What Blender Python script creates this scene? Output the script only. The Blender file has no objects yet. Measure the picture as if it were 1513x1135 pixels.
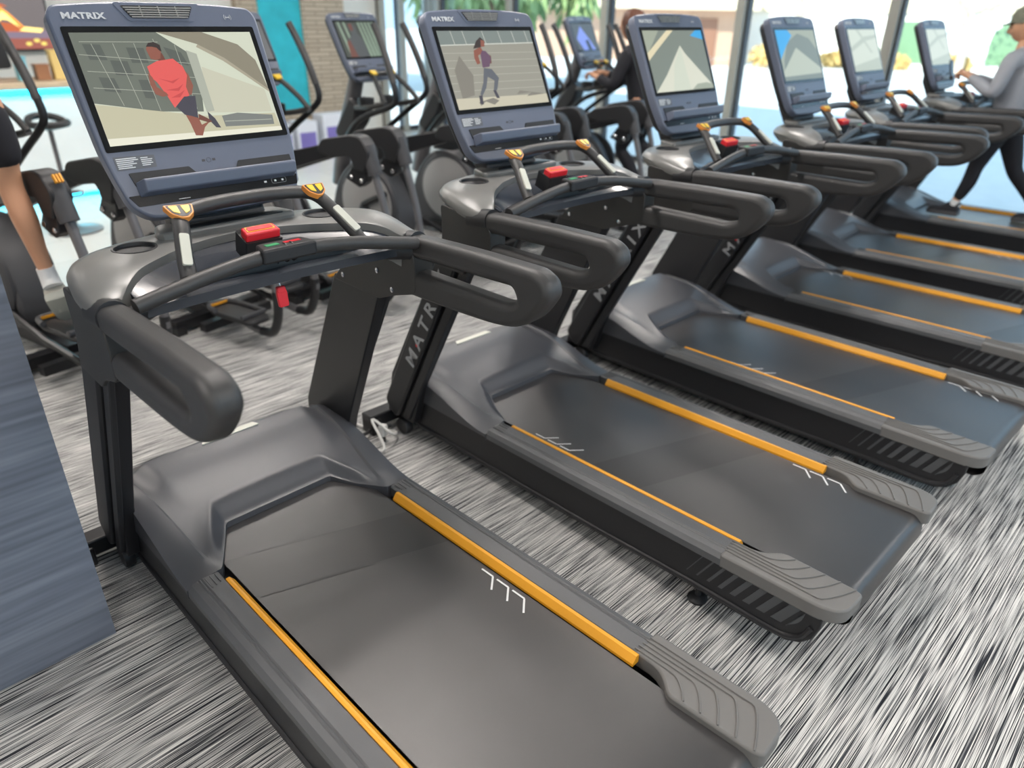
import bpy, bmesh, math, random
from mathutils import Vector, Matrix, Euler
random.seed(7)
SC = bpy.context.scene
COL = SC.collection
R = math.radians

# ------------------------------------------------------------------ camera
cam_d = bpy.data.cameras.new('camera')
cam = bpy.data.objects.new('camera', cam_d)
COL.objects.link(cam)
cr = Vector((0.70812662, -0.7059556, 0.0135419))
cu = Vector((0.31361204, 0.33164405, 0.88975261))
cf = Vector((0.63261693, 0.62581061, -0.45624216))
mw = Matrix((cr, cu, -cf)).transposed().to_4x4()
mw.translation = Vector((-0.8296657, -1.63645071, 1.63283204))
cam.matrix_world = mw
cam_d.sensor_fit = 'HORIZONTAL'
cam_d.sensor_width = 36.0
cam_d.lens = 36.0 * 1061.53 / 1513
cam_d.clip_start = 0.05
cam_d.clip_end = 300
cam_d.dof.use_dof = True
cam_d.dof.focus_distance = 1.9
cam_d.dof.aperture_fstop = 1.9
SC.camera = cam

# ------------------------------------------------------------------ world, sun, exposure
SC.view_settings.view_transform = 'Standard'
SC.view_settings.look = 'None'
SC.view_settings.gamma = 1
SC.view_settings.exposure = 0.35
SC.view_settings.use_curve_mapping = False
SC.cycles.use_denoising = True
SC.cycles.max_bounces = 8
SC.cycles.sample_clamp_indirect = 6
w = bpy.data.worlds.new('sky')
SC.world = w
w.use_nodes = True
bg = w.node_tree.nodes['Background']
bg.inputs[0].default_value = (0.50, 0.735, 1.0, 1)
bg.inputs[1].default_value = 1.55
sd = bpy.data.lights.new('sun', 'SUN')
sd.energy = 7.0
sd.angle = R(0.6)
sd.color = (1.0, 0.93, 0.82)
sun = bpy.data.objects.new('sun', sd)
COL.objects.link(sun)
# the sun stands behind the building (from -x), 38 degrees high
sun.rotation_euler = Vector((0.76, 0.12, -0.62)).to_track_quat('-Z', 'Y').to_euler()

def area(name, loc, size, power, color, rot=(0, 0, 0)):
    d = bpy.data.lights.new(name, 'AREA')
    d.shape = 'RECTANGLE'
    d.size, d.size_y = size
    d.energy = power
    d.color = color
    o = bpy.data.objects.new(name, d)
    o.location = loc
    o.rotation_euler = rot
    COL.objects.link(o)
    return o

# ------------------------------------------------------------------ materials
MATS = {}
def nt(m):
    m.use_nodes = True
    return m.node_tree, m.node_tree.nodes['Principled BSDF']

def mat(name, color, rough=0.5, metal=0.0, bump=0.0, bscale=300.0, var=0.0, emit=None, es=1.0, coat=0.0, spec=0.5):
    if name in MATS:
        return MATS[name]
    m = bpy.data.materials.new(name)
    t, p = nt(m)
    c = tuple(color) + (1,)
    p.inputs['Base Color'].default_value = c
    p.inputs['Roughness'].default_value = rough
    p.inputs['Metallic'].default_value = metal
    p.inputs['Coat Weight'].default_value = coat
    p.inputs['Specular IOR Level'].default_value = spec
    tc = t.nodes.new('ShaderNodeTexCoord')
    nz = t.nodes.new('ShaderNodeTexNoise')
    nz.inputs['Scale'].default_value = bscale
    nz.inputs['Detail'].default_value = 3
    t.links.new(tc.outputs['Object'], nz.inputs['Vector'])
    if bump:
        b = t.nodes.new('ShaderNodeBump')
        b.inputs['Strength'].default_value = bump
        b.inputs['Distance'].default_value = 0.002
        t.links.new(nz.outputs['Fac'], b.inputs['Height'])
        t.links.new(b.outputs['Normal'], p.inputs['Normal'])
    n2 = t.nodes.new('ShaderNodeTexNoise')
    n2.inputs['Scale'].default_value = 6
    n2.inputs['Detail'].default_value = 6
    t.links.new(tc.outputs['Object'], n2.inputs['Vector'])
    mx = t.nodes.new('ShaderNodeMix')
    mx.data_type = 'RGBA'
    v = var if var else 0.06
    mx.inputs[6].default_value = tuple(x * (1 - v) for x in color) + (1,)
    mx.inputs[7].default_value = tuple(min(1, x * (1 + v)) for x in color) + (1,)
    t.links.new(n2.outputs['Fac'], mx.inputs[0])
    t.links.new(mx.outputs[2], p.inputs['Base Color'])
    if emit:
        p.inputs['Emission Color'].default_value = tuple(emit) + (1,)
        p.inputs['Emission Strength'].default_value = es
    MATS[name] = m
    return m

def pic(name, srgb, s=0.82):
    """a lit patch of a screen's picture"""
    def l(c):
        c /= 255.0
        return c / 12.92 if c <= 0.04045 else ((c + 0.055) / 1.055) ** 2.4
    c = tuple(l(v) for v in srgb)
    return mat('picture ' + name, (0.01, 0.01, 0.01), 0.35, emit=c, es=s)

def streak_mat(name, cols, ang, sx, sy, rough, bump, patch=0.0):
    m = bpy.data.materials.new(name)
    t, p = nt(m)
    N = t.nodes.new
    L = t.links.new
    tc = N('ShaderNodeTexCoord')
    mp = N('ShaderNodeMapping')
    mp.inputs['Rotation'].default_value = (0, 0, ang)
    mp.inputs['Scale'].default_value = (1, 1, 1)
    L(tc.outputs['Object'], mp.inputs['Vector'])
    mp2 = N('ShaderNodeMapping')
    mp2.inputs['Scale'].default_value = (sx, sy, sy)
    L(mp.outputs['Vector'], mp2.inputs['Vector'])
    nz = N('ShaderNodeTexNoise')
    nz.inputs['Scale'].default_value = 1.0
    nz.inputs['Detail'].default_value = 1.0
    nz.inputs['Roughness'].default_value = 0.65
    L(mp2.outputs['Vector'], nz.inputs['Vector'])
    mp3 = N('ShaderNodeMapping')
    mp3.inputs['Scale'].default_value = (sx * 2.2, sy * 0.47, sy)
    mp3.inputs['Location'].default_value = (3.1, 7.7, 0)
    L(mp.outputs['Vector'], mp3.inputs['Vector'])
    nb = N('ShaderNodeTexNoise')
    nb.inputs['Scale'].default_value = 1.0
    nb.inputs['Detail'].default_value = 1.0
    L(mp3.outputs['Vector'], nb.inputs['Vector'])
    ad = N('ShaderNodeMath')
    ad.operation = 'MULTIPLY_ADD'
    ad.inputs[1].default_value = 0.28
    L(nb.outputs['Fac'], ad.inputs[0])
    mu = N('ShaderNodeMath')
    mu.operation = 'MULTIPLY'
    mu.inputs[1].default_value = 0.72
    L(nz.outputs['Fac'], mu.inputs[0])
    L(mu.outputs[0], ad.inputs[2])
    last = ad.outputs[0]
    if patch:
        n3 = N('ShaderNodeTexNoise')
        n3.inputs['Scale'].default_value = 1.8
        L(mp.outputs['Vector'], n3.inputs['Vector'])
        a3 = N('ShaderNodeMath')
        a3.operation = 'MULTIPLY_ADD'
        a3.inputs[1].default_value = patch
        L(n3.outputs['Fac'], a3.inputs[0])
        s3 = N('ShaderNodeMath')
        s3.operation = 'SUBTRACT'
        s3.inputs[1].default_value = patch * 0.5
        L(last, s3.inputs[0])
        L(s3.outputs[0], a3.inputs[2])
        last = a3.outputs[0]
    cr_ = N('ShaderNodeValToRGB')
    e = cr_.color_ramp.elements
    e[0].position, e[0].color = cols[0][0], cols[0][1] + (1,)
    e[1].position, e[1].color = cols[-1][0], cols[-1][1] + (1,)
    for ps, c in cols[1:-1]:
        k = e.new(ps)
        k.color = c + (1,)
    L(last, cr_.inputs['Fac'])
    L(cr_.outputs['Color'], p.inputs['Base Color'])
    p.inputs['Roughness'].default_value = rough
    p.inputs['Specular IOR Level'].default_value = 0.3
    b = N('ShaderNodeBump')
    b.inputs['Strength'].default_value = bump
    b.inputs['Distance'].default_value = 0.003
    L(last, b.inputs['Height'])
    L(b.outputs['Normal'], p.inputs['Normal'])
    MATS[name] = m
    return m

def brick_mat(name, c1, c2, mortar, bw, bh, rough=0.8, bump=0.6, mortar_size=0.01):
    m = bpy.data.materials.new(name)
    t, p = nt(m)
    N, L = t.nodes.new, t.links.new
    tc = N('ShaderNodeTexCoord')
    mp = N('ShaderNodeMapping')
    mp.inputs['Rotation'].default_value = (R(90), 0, 0)
    L(tc.outputs['Object'], mp.inputs['Vector'])
    br = N('ShaderNodeTexBrick')
    br.inputs['Color1'].default_value = c1 + (1,)
    br.inputs['Color2'].default_value = c2 + (1,)
    br.inputs['Mortar'].default_value = mortar + (1,)
    br.inputs['Scale'].default_value = 1
    br.inputs['Mortar Size'].default_value = mortar_size
    br.inputs['Brick Width'].default_value = bw
    br.inputs['Row Height'].default_value = bh
    L(mp.outputs['Vector'], br.inputs['Vector'])
    L(br.outputs['Color'], p.inputs['Base Color'])
    p.inputs['Roughness'].default_value = rough
    b = N('ShaderNodeBump')
    b.inputs['Strength'].default_value = bump
    b.inputs['Distance'].default_value = 0.02
    L(br.outputs['Color'], b.inputs['Height'])
    L(b.outputs['Normal'], p.inputs['Normal'])
    MATS[name] = m
    return m

def tile_mat():
    m = bpy.data.materials.new('pale floor tile')
    t, p = nt(m)
    N, L = t.nodes.new, t.links.new
    tc = N('ShaderNodeTexCoord')
    br = N('ShaderNodeTexBrick')
    br.offset = 0.5
    br.inputs['Color1'].default_value = (0.62, 0.62, 0.58, 1)
    br.inputs['Color2'].default_value = (0.56, 0.56, 0.53, 1)
    br.inputs['Mortar'].default_value = (0.4, 0.4, 0.38, 1)
    br.inputs['Scale'].default_value = 1
    br.inputs['Mortar Size'].default_value = 0.004
    br.inputs['Brick Width'].default_value = 1.2
    br.inputs['Row Height'].default_value = 0.6
    L(tc.outputs['Object'], br.inputs['Vector'])
    L(br.outputs['Color'], p.inputs['Base Color'])
    p.inputs['Roughness'].default_value = 0.25
    MATS['tile'] = m
    return m

def glass_mat():
    m = bpy.data.materials.new('window glass')
    m.use_nodes = True
    t = m.node_tree
    t.nodes.clear()
    N, L = t.nodes.new, t.links.new
    out = N('ShaderNodeOutputMaterial')
    mx = N('ShaderNodeMixShader')
    tr = N('ShaderNodeBsdfTransparent')
    tr.inputs[0].default_value = (0.93, 0.97, 0.96, 1)
    gl = N('ShaderNodeBsdfGlossy')
    gl.inputs['Roughness'].default_value = 0.02
    fr = N('ShaderNodeFresnel')
    fr.inputs['IOR'].default_value = 1.25
    L(fr.outputs[0], mx.inputs[0])
    L(tr.outputs[0], mx.inputs[1])
    L(gl.outputs[0], mx.inputs[2])
    L(mx.outputs[0], out.inputs['Surface'])
    MATS['glass'] = m
    return m

CARPET = streak_mat('streaked carpet', [(0.385, (0.012, 0.013, 0.017)), (0.445, (0.045, 0.048, 0.056)), (0.482, (0.27, 0.268, 0.262)),
                                        (0.525, (0.52, 0.515, 0.50)), (0.62, (0.72, 0.705, 0.67))], R(0), 2.9, 380, 0.95, 0.4, 0.05)
BRUSHED = streak_mat('brushed blue grey laminate', [(0.30, (0.125, 0.14, 0.175)), (0.5, (0.165, 0.185, 0.23)), (0.70, (0.215, 0.24, 0.29))],
                     0, 2.2, 55, 0.38, 0.08)
TILE = tile_mat()
GLASS = glass_mat()
STONE = brick_mat('stacked tan stone', (0.62, 0.52, 0.40), (0.50, 0.41, 0.31), (0.34, 0.27, 0.2), 0.34, 0.055)
M_BLACK = mat('black painted steel', (0.013, 0.013, 0.015), 0.38, 0.0, 0.12, 900)
M_BLACKP = mat('black plastic', (0.018, 0.018, 0.02), 0.45, 0, 0.15, 900)
M_PAD = mat('soft black grip', (0.036, 0.035, 0.035), 0.46, 0, 0.25, 700, spec=0.6)
M_HOOD = mat('charcoal moulded plastic', (0.058, 0.060, 0.068), 0.38, 0, 0.12, 1400, spec=0.85)
M_RAIL = mat('ribbed grey rail plastic', (0.082, 0.084, 0.088), 0.40, 0, 0.35, 1100, spec=0.8)
M_CAP = mat('warm grey foot cap', (0.155, 0.15, 0.143), 0.52, 0, 0.2, 1100)
M_BELT = mat('dark running belt', (0.034, 0.0315, 0.032), 0.35, 0, 0.12, 1500, var=0.22, spec=0.85)
M_SPLICE = mat('belt splice line', (0.075, 0.073, 0.072), 0.5)
M_BAND = mat('belt splice band', (0.026, 0.024, 0.0245), 0.38, var=0.12, spec=0.75)
M_WHITE = mat('white print', (0.75, 0.76, 0.76), 0.5)
M_ORANGE = mat('orange accent strip', (0.82, 0.36, 0.02), 0.45)
M_YELLOW = mat('yellow key pad', (0.86, 0.55, 0.03), 0.4)
M_ORIM = mat('orange key rim', (0.80, 0.30, 0.06), 0.4)
M_DASH = mat('satin grey dashboard', (0.165, 0.163, 0.155), 0.34, 0.0, 0.1, 1200, spec=0.7)
M_TRAY = mat('dark glossy tray', (0.028, 0.034, 0.045), 0.22, spec=0.6)
M_CONS = mat('slate console housing', (0.125, 0.145, 0.20), 0.36, 0, 0.08, 1400, spec=0.6)
M_GLASSB = mat('black screen glass', (0.006, 0.006, 0.007), 0.08, spec=0.5)
M_SILVER = mat('brushed silver', (0.55, 0.54, 0.52), 0.3, 0.85)
M_STRIPM = mat('pale reflective strip', (0.60, 0.60, 0.52), 0.4)
M_LOGO = mat('light grey lettering', (0.42, 0.43, 0.44), 0.4, 0.3)
M_SLAT = mat('graphite slat print', (0.075, 0.078, 0.082), 0.4)
M_RED = mat('red plastic', (0.72, 0.018, 0.03), 0.35)
M_GREEN = mat('green label', (0.03, 0.32, 0.12), 0.45)
M_CHROME = mat('chrome bolt', (0.7, 0.7, 0.72), 0.18, 1.0)
M_TUBE = mat('steel grey tube', (0.16, 0.155, 0.16), 0.32, 0.35)
M_BLK2 = mat('near black tube', (0.012, 0.012, 0.014), 0.35)
M_GREY = mat('pale grey disc cover', (0.34, 0.33, 0.32), 0.5)
M_DGREY = mat('dark grey shroud', (0.06, 0.06, 0.065), 0.5)
M_WALL = mat('white painted wall', (0.80, 0.79, 0.74), 0.8, 0, 0.05, 80)
M_CEIL = mat('white ceiling', (0.78, 0.78, 0.76), 0.9)
M_TEAL = mat('turquoise panel', (0.03, 0.52, 0.62), 0.6, var=0.25)
M_FRAME = mat('dark bronze window frame', (0.06, 0.06, 0.065), 0.4, 0.3)
M_FRAMEL = mat('grey aluminium mullion face', (0.42, 0.41, 0.36), 0.4, 0.2)
M_COUNTER = mat('white counter front', (0.78, 0.79, 0.78), 0.4)
M_TOP = mat('beige stone worktop', (0.60, 0.47, 0.32), 0.35, var=0.2)
M_LED = mat('cyan led strip', (0.1, 0.6, 0.7), 0.5, emit=(0.0, 0.65, 1.0), es=5.0)
M_SNOW = mat('snow and pale paving', (0.66, 0.68, 0.70), 0.9, var=0.10)
M_SKIN = mat('warm skin', (0.62, 0.33, 0.20), 0.5, var=0.08)
M_BLACKC = mat('black cloth', (0.015, 0.015, 0.02), 0.85, 0, 0.3, 60)
M_GREYC = mat('grey shirt cloth', (0.34, 0.35, 0.38), 0.85, 0, 0.3, 50)
M_HAIR = mat('auburn hair', (0.13, 0.05, 0.028), 0.55, var=0.3)
M_CAPC = mat('olive grey cap cloth', (0.19, 0.19, 0.14), 0.8, var=0.3)
M_SHOE = mat('white shoe knit', (0.62, 0.58, 0.50), 0.7, var=0.1)

# ------------------------------------------------------------------ helpers
def obj(name, me_or_bm, m, parent=None, smooth=False, bevel=0.0, bseg=2, sangle=40):
    if isinstance(me_or_bm, bmesh.types.BMesh):
        bmesh.ops.recalc_face_normals(me_or_bm, faces=me_or_bm.faces)
        me = bpy.data.meshes.new(name)
        me_or_bm.to_mesh(me)
        me_or_bm.free()
    else:
        me = me_or_bm
    o = bpy.data.objects.new(name, me)
    COL.objects.link(o)
    ms = m if isinstance(m, (list, tuple)) else [m]
    for x in ms:
        me.materials.append(x)
    if smooth:
        for p in me.polygons:
            p.use_smooth = True
        try:
            me.set_sharp_from_angle(angle=R(sangle))
        except Exception:
            pass
    if bevel:
        b = o.modifiers.new('bevel', 'BEVEL')
        b.width = bevel
        b.segments = bseg
        b.limit_method = 'ANGLE'
        b.angle_limit = R(35)
        for p in me.polygons:
            p.use_smooth = True
        try:
            me.set_sharp_from_angle(angle=R(35))
        except Exception:
            pass
        wn = o.modifiers.new('wn', 'WEIGHTED_NORMAL')
        wn.keep_sharp = True
    if parent:
        o.parent = parent
    return o

def empty(name, loc, rz=0.0, label=None, cat=None, group=None):
    o = bpy.data.objects.new(name, None)
    COL.objects.link(o)
    o.location = loc
    o.rotation_euler = (0, 0, rz)
    o.empty_display_size = 0.1
    if label: tag(o, label, cat, group)
    return o

def tag(o, label, cat, group=None):
    o['label'] = label
    o['category'] = cat
    if group: o['group'] = group
    return o

def struct(o):
    o['kind'] = 'structure'
    return o

def box(bm, c, s, M=None):
    v = []
    for dx in (-.5, .5):
        for dy in (-.5, .5):
            for dz in (-.5, .5):
                p = Vector((c[0] + dx * s[0], c[1] + dy * s[1], c[2] + dz * s[2]))
                v.append(bm.verts.new(M @ p if M else p))
    for f in ((0, 1, 3, 2), (4, 6, 7, 5), (0, 4, 5, 1), (2, 3, 7, 6), (0, 2, 6, 4), (1, 5, 7, 3)):
        bm.faces.new([v[i] for i in f])
    return bm

def Bx(c, s, M=None):
    return box(bmesh.new(), c, s, M)

def prism(bm, pts, f0, f1):
    """pts 2D; f0/f1 map a 2D point to 3D for each end"""
    a = [bm.verts.new(f0(p)) for p in pts]
    b = [bm.verts.new(f1(p)) for p in pts]
    n = len(pts)
    bm.faces.new(a)
    bm.faces.new(b[::-1])
    for i in range(n):
        bm.faces.new((a[i], a[(i + 1) % n], b[(i + 1) % n], b[i]))
    return bm

def prism_x(pts, x0, x1, bm=None):
    bm = bm or bmesh.new()
    return prism(bm, pts, lambda p: Vector((x0, p[0], p[1])), lambda p: Vector((x1, p[0], p[1])))

def prism_z(pts, z0, z1, bm=None):
    bm = bm or bmesh.new()
    return prism(bm, pts, lambda p: Vector((p[0], p[1], z0)), lambda p: Vector((p[0], p[1], z1)))

def catmull(P, n=6):
    P = [Vector(p) for p in P]
    if len(P) < 3:
        return P
    Q = [P[0] * 2 - P[1]] + P + [P[-1] * 2 - P[-2]]
    out = []
    for i in range(1, len(Q) - 2):
        for k in range(n):
            t = k / n
            a, b, c, d = Q[i - 1], Q[i], Q[i + 1], Q[i + 2]
            out.append(0.5 * ((2 * b) + (c - a) * t + (2 * a - 5 * b + 4 * c - d) * t * t + (3 * b - a - 3 * c + d) * t ** 3))
    out.append(P[-1])
    return out

def tube(bm, path, r, seg=12, smooth_n=0, sx=1.0, sy=1.0, caps=True):
    pts = catmull(path, smooth_n) if smooth_n else [Vector(p) for p in path]
    n = len(pts)
    if not callable(r):
        rr = [r] * n if not isinstance(r, (list, tuple)) else [r[0] + (r[1] - r[0]) * i / (n - 1) for i in range(n)]
    else:
        rr = [r(i / (n - 1)) for i in range(n)]
    up = None
    rings = []
    for i, p in enumerate(pts):
        t = (pts[min(i + 1, n - 1)] - pts[max(i - 1, 0)]).normalized()
        if up is None:
            ref = Vector((0, 0, 1)) if abs(t.z) < 0.9 else Vector((0, 1, 0))
            u = t.cross(ref).normalized()
        else:
            u = (up - t * up.dot(t)).normalized()
        up = u
        v = t.cross(u)
        rings.append([bm.verts.new(p + (u * math.cos(2 * math.pi * k / seg) * sx + v * math.sin(2 * math.pi * k / seg) * sy) * rr[i]) for k in range(seg)])
    for i in range(n - 1):
        for k in range(seg):
            bm.faces.new((rings[i][k], rings[i][(k + 1) % seg], rings[i + 1][(k + 1) % seg], rings[i + 1][k]))
    if caps:
        bm.faces.new(rings[0][::-1])
        bm.faces.new(rings[-1])
    return bm

def T(path, r, seg=12, sn=0, **k):
    return tube(bmesh.new(), path, r, seg, sn, **k)

def lathe(bm, prof, seg=24, M=None):
    rings = []
    for r, z in prof:
        rings.append([bm.verts.new((M or Matrix()) @ Vector((r * math.cos(2 * math.pi * k / seg), r * math.sin(2 * math.pi * k / seg), z))) for k in range(seg)])
    for i in range(len(prof) - 1):
        for k in range(seg):
            bm.faces.new((rings[i][k], rings[i][(k + 1) % seg], rings[i + 1][(k + 1) % seg], rings[i + 1][k]))
    bm.faces.new(rings[0][::-1])
    bm.faces.new(rings[-1])
    return bm

def roundpoly(pts, r, n=4):
    out = []
    m = len(pts)
    for i in range(m):
        p = Vector(pts[i]); a = Vector(pts[i - 1]); b = Vector(pts[(i + 1) % m])
        rr = r[i] if isinstance(r, (list, tuple)) else r
        if rr <= 0:
            out.append(tuple(p)); continue
        d1 = (a - p); d2 = (b - p)
        k = min(rr, d1.length * 0.45, d2.length * 0.45)
        s = p + d1.normalized() * k; e = p + d2.normalized() * k
        for j in range(n + 1):
            t = j / n
            q = s * (1 - t) ** 2 + p * 2 * t * (1 - t) + e * t * t
            out.append(tuple(q))
    return out

def ellipse(cx, cy, rx, ry, n=20):
    return [(cx + rx * math.cos(2 * math.pi * i / n), cy + ry * math.sin(2 * math.pi * i / n)) for i in range(n)]

def text_bm(s, size, M, depth=0.0015, bold=0.0, xs=1.25, spacing=1.1):
    c = bpy.data.curves.new('lettering', 'FONT')
    c.body = s
    c.size = size
    c.extrude = depth
    c.offset = bold
    c.space_character = spacing
    c.resolution_u = 2
    o = bpy.data.objects.new('lettering', c)
    COL.objects.link(o)
    dg = bpy.context.evaluated_depsgraph_get()
    me = bpy.data.meshes.new_from_object(o.evaluated_get(dg))
    bpy.data.objects.remove(o)
    bpy.data.curves.remove(c)
    me.transform(Matrix.Diagonal((xs, 1, 1, 1)))
    me.transform(M)
    return me

def frame(o, ex, ey):
    ex = Vector(ex).normalized(); ey = Vector(ey).normalized(); ez = ex.cross(ey)
    m = Matrix((ex, ey, ez)).transposed().to_4x4()
    m.translation = Vector(o)
    return m

def solidify(o_src, cutters):
    """cut holes with an exact boolean, keep only the result"""
    for c in cutters:
        b = o_src.modifiers.new('cut', 'BOOLEAN')
        b.operation = 'DIFFERENCE'
        b.solver = 'EXACT'
        b.object = c
    dg = bpy.context.evaluated_depsgraph_get()
    me = bpy.data.meshes.new_from_object(o_src.evaluated_get(dg))
    old = o_src.data
    o_src.modifiers.clear()
    o_src.data = me
    for c in cutters:
        d = c.data
        bpy.data.objects.remove(c)
        bpy.data.meshes.remove(d)
    return o_src

def copy_tree(o, parent=None):
    c = o.copy()
    COL.objects.link(c)
    c.parent = parent
    for ch in list(o.children):
        copy_tree(ch, c)
    return c

def tilt(me):
    for v in me.vertices:
        if v.co.y < 0.05 and v.co.z > 0.15:
            v.co.z += 0.018 * (0.05 - v.co.y) * min(1, (v.co.z - 0.15) / 0.04)
    return me

# ------------------------------------------------------------------ setting
WX, BY, RY, LX, CZ = 7.0, 8.0, -7.0, -5.0, 3.3
def setting():
    struct(obj('floor', Bx((1.0, -1.7, -0.05), (12.0, 10.6, 0.1)), CARPET))
    fl = struct(obj('floor', Bx((1.0, 5.8, -0.05), (12.0, 4.4, 0.1)), TILE))
    struct(obj('ceiling', Bx((1.0, 0.5, CZ + 0.05), (12.2, 15.2, 0.1)), M_CEIL))
    # unseen parapet above the ceiling, added and sized to shade the paving outside
    struct(obj('shade_parapet', Bx((6.9, 0.5, CZ + 1.5), (0.4, 60, 2.8)), M_WALL))
    struct(obj('wall_left', Bx((LX - 0.1, 0.5, CZ / 2), (0.2, 15, CZ)), M_WALL))
    # back wall with the stone section, an opening glazed at its right end
    struct(obj('wall_back', Bx((-0.1, BY + 0.1, CZ / 2), (9.8, 0.2, CZ)), M_WALL))
    struct(obj('wall_back', Bx((5.42, BY + 0.1, CZ / 2), (1.24, 0.2, CZ)), M_WALL))
    struct(obj('trim_2', Bx((5.05, BY - 0.06, CZ / 2), (0.65, 0.16, CZ)), STONE))
    struct(obj('trim_3', Bx((4.44, BY - 0.05, 1.9), (0.62, 0.12, 2.9)), M_TEAL))
    bm = Bx((4.0, BY - 0.045, CZ / 2), (0.32, 0.1, CZ))
    struct(obj('trim_4', bm, STONE))
    struct(obj('trim_5', Bx((4.44, BY - 0.04, 0.22), (0.6, 0.08, 0.44)), STONE))
    # glazed end of the back wall
    glazing('window_1', [(6.05, BY), (6.4, BY), (6.95, BY)], RY)
    # window wall on the right
    ys = [8.0, 7.72, 6.18, 4.52, 2.69, 1.13, -0.45, -2.0, -3.6, -5.2, -6.95]
    glazing('window_2', [(WX, y) for y in ys], 0)
    # rear wall behind the camera, glazed in its upper part
    struct(obj('wall_rear', Bx((1.0, RY - 0.1, 0.4), (12.2, 0.2, 0.8)), M_WALL))
    glazing('window_3', [(x, RY) for x in (-5, -2.5, 0, 2.5, 5, 7)], 0, z0=0.8)

def glazing(name, pts, _, z0=0.0):
    f = bmesh.new()
    g = bmesh.new()
    for (x, y) in pts:
        box(f, (x, y, (CZ + z0) / 2), (0.09, 0.09, CZ - z0))
    for a, b in zip(pts, pts[1:]):
        cx, cy = (a[0] + b[0]) / 2, (a[1] + b[1]) / 2
        sx, sy = abs(a[0] - b[0]), abs(a[1] - b[1])
        for z in (z0 + 0.03, CZ - 0.06):
            box(f, (cx, cy, z), (max(sx, 0.06), max(sy, 0.06), 0.06))
        box(g, (cx, cy, (CZ + z0) / 2), (max(sx, 0.008), max(sy, 0.008), CZ - z0 - 0.02))
    o = struct(obj(name, f, M_FRAME))
    pane = obj('pane', g, GLASS, o)
    inn = bmesh.new()
    for (x, y) in pts:
        if abs(x - WX) < 0.01:
            box(inn, (x - 0.075, y + 0.02, (CZ + z0) / 2), (0.06, 0.09, CZ - z0))
        else:
            box(inn, (x, y - 0.07 if y > 0 else y + 0.07, (CZ + z0) / 2), (0.09, 0.06, CZ - z0))
    obj('mullion_face', inn, M_FRAMEL, o)
setting()

# ceiling light panels of the hall
def ceiling_lights():
    k = 0
    for (x, y) in ((-2.6, -3.2), (0.6, -3.2), (3.8, -3.2), (-2.6, 0.6), (0.6, 0.9), (3.8, 0.9), (-1.5, 4.4), (1.6, 4.4), (4.6, 4.6)):
        t = empty('ceiling_light', (x, y, CZ - 0.001), 0, 'square flat white ceiling light panel', 'ceiling light', 'ceiling light panels')
        obj('frame', Bx((0, 0, -0.015), (1.24, 0.34, 0.03)), M_FRAMEL, t)
        obj('diffuser', Bx((0, 0, -0.033), (1.2, 0.30, 0.006)), mat('lit diffuser', (0.9, 0.9, 0.9), 0.5, emit=(1.0, 0.93, 0.88), es=14), t)
        a = area('lamp', (x, y, CZ - 0.05), (1.2, 0.3), 34, (1.0, 0.92, 0.86))
        a.parent = t
        a.location = (0, 0, -0.05)
ceiling_lights()

# ------------------------------------------------------------------ outside
def outside():
    g = Bx((60, 10, -0.12), (106, 140, 0.1))
    struct(obj('ground', g, M_SNOW))
    # far building with tan wall, brown door and cream eave
    t = empty('building', (25.84, 15.8, -.07), R(59.5), 'tan and pink walled house with a cream eave and brown door, beyond the windows', 'building')
    tan = mat('tan rendered wall', (0.60, 0.40, 0.30), 0.9, var=0.1)
    cream = mat('cream eave', (0.80, 0.68, 0.52), 0.9)
    obj('wall', Bx((3, 1.6, 1.0), (6, 8.4, 2.0)), tan, t)
    obj('eave', Bx((2.9, 1.6, 2.9), (7.0, 9.2, 1.8)), cream, t)
    d = obj('door', Bx((-.03, -1.05, .85), (0.08, .95, 1.7)), mat('brown door', (0.30, 0.15, 0.10), 0.6), t)
    obj('door_frame', Bx((-.04, -.42, .9), (0.08, .28, 1.8)), cream, d)
    t = empty('building', (33.0, 9.4, -.07), R(21), 'white building with arched pale green windows and a cream upper band', 'building')
    wh = mat('white render', (0.92, 0.92, 0.90), 0.9)
    obj('wall', Bx((2, -3, 1.0), (4, 20, 2.0)), wh, t)
    obj('upper_band', Bx((2, -3, 3.2), (4.3, 20.3, 2.4)), mat('cream band', (0.74, 0.66, 0.50), 0.9), t)
    for y in (.3, -3.5, -7.3, -11):
        pts = roundpoly([(y - 1.0, .22), (y + 1.0, .22), (y + 1.0, 1.35), (y + .6, 1.72), (y - .6, 1.72), (y - 1.0, 1.35)], [0, 0, .4, .4, .4, .4])
        obj('window', prism_x(pts, -.06, .02), mat('pale green glazing', (0.17, 0.30, 0.18), 0.4), t)
    for i, (x, y, s) in enumerate(((31.0, 11.6, .55), (31.6, 9.6, .45), (32.2, 7.6, .5), (32.9, 5.6, .42), (28.3, 13.0, .8))):
        shrub(x, y, s, '', i)
    tree(25.6, 10.9, 5.2, 'pale bare tree with a leaning trunk, standing between the tan and the white building', 0)
    tree(30.2, 6.9, 5.5, 'thin pale bare tree in front of the white building', 1)
    weeping()
    bm = bmesh.new()
    bmesh.ops.create_icosphere(bm, subdivisions=4, radius=1)
    for v in bm.verts:
        v.co = Vector((v.co.x * 1.6, v.co.y * 3.2, max(v.co.z, -0.05) * .45 * (1 + 0.25 * math.sin(v.co.x * 5) * math.cos(v.co.y * 4))))
    o = obj('snow_bank', bm, M_SNOW, smooth=True)
    o.location = (19.5, 15.5, -0.05)
    tag(o, 'low white snow bank on the paving before the tan house', 'snow bank')

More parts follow.
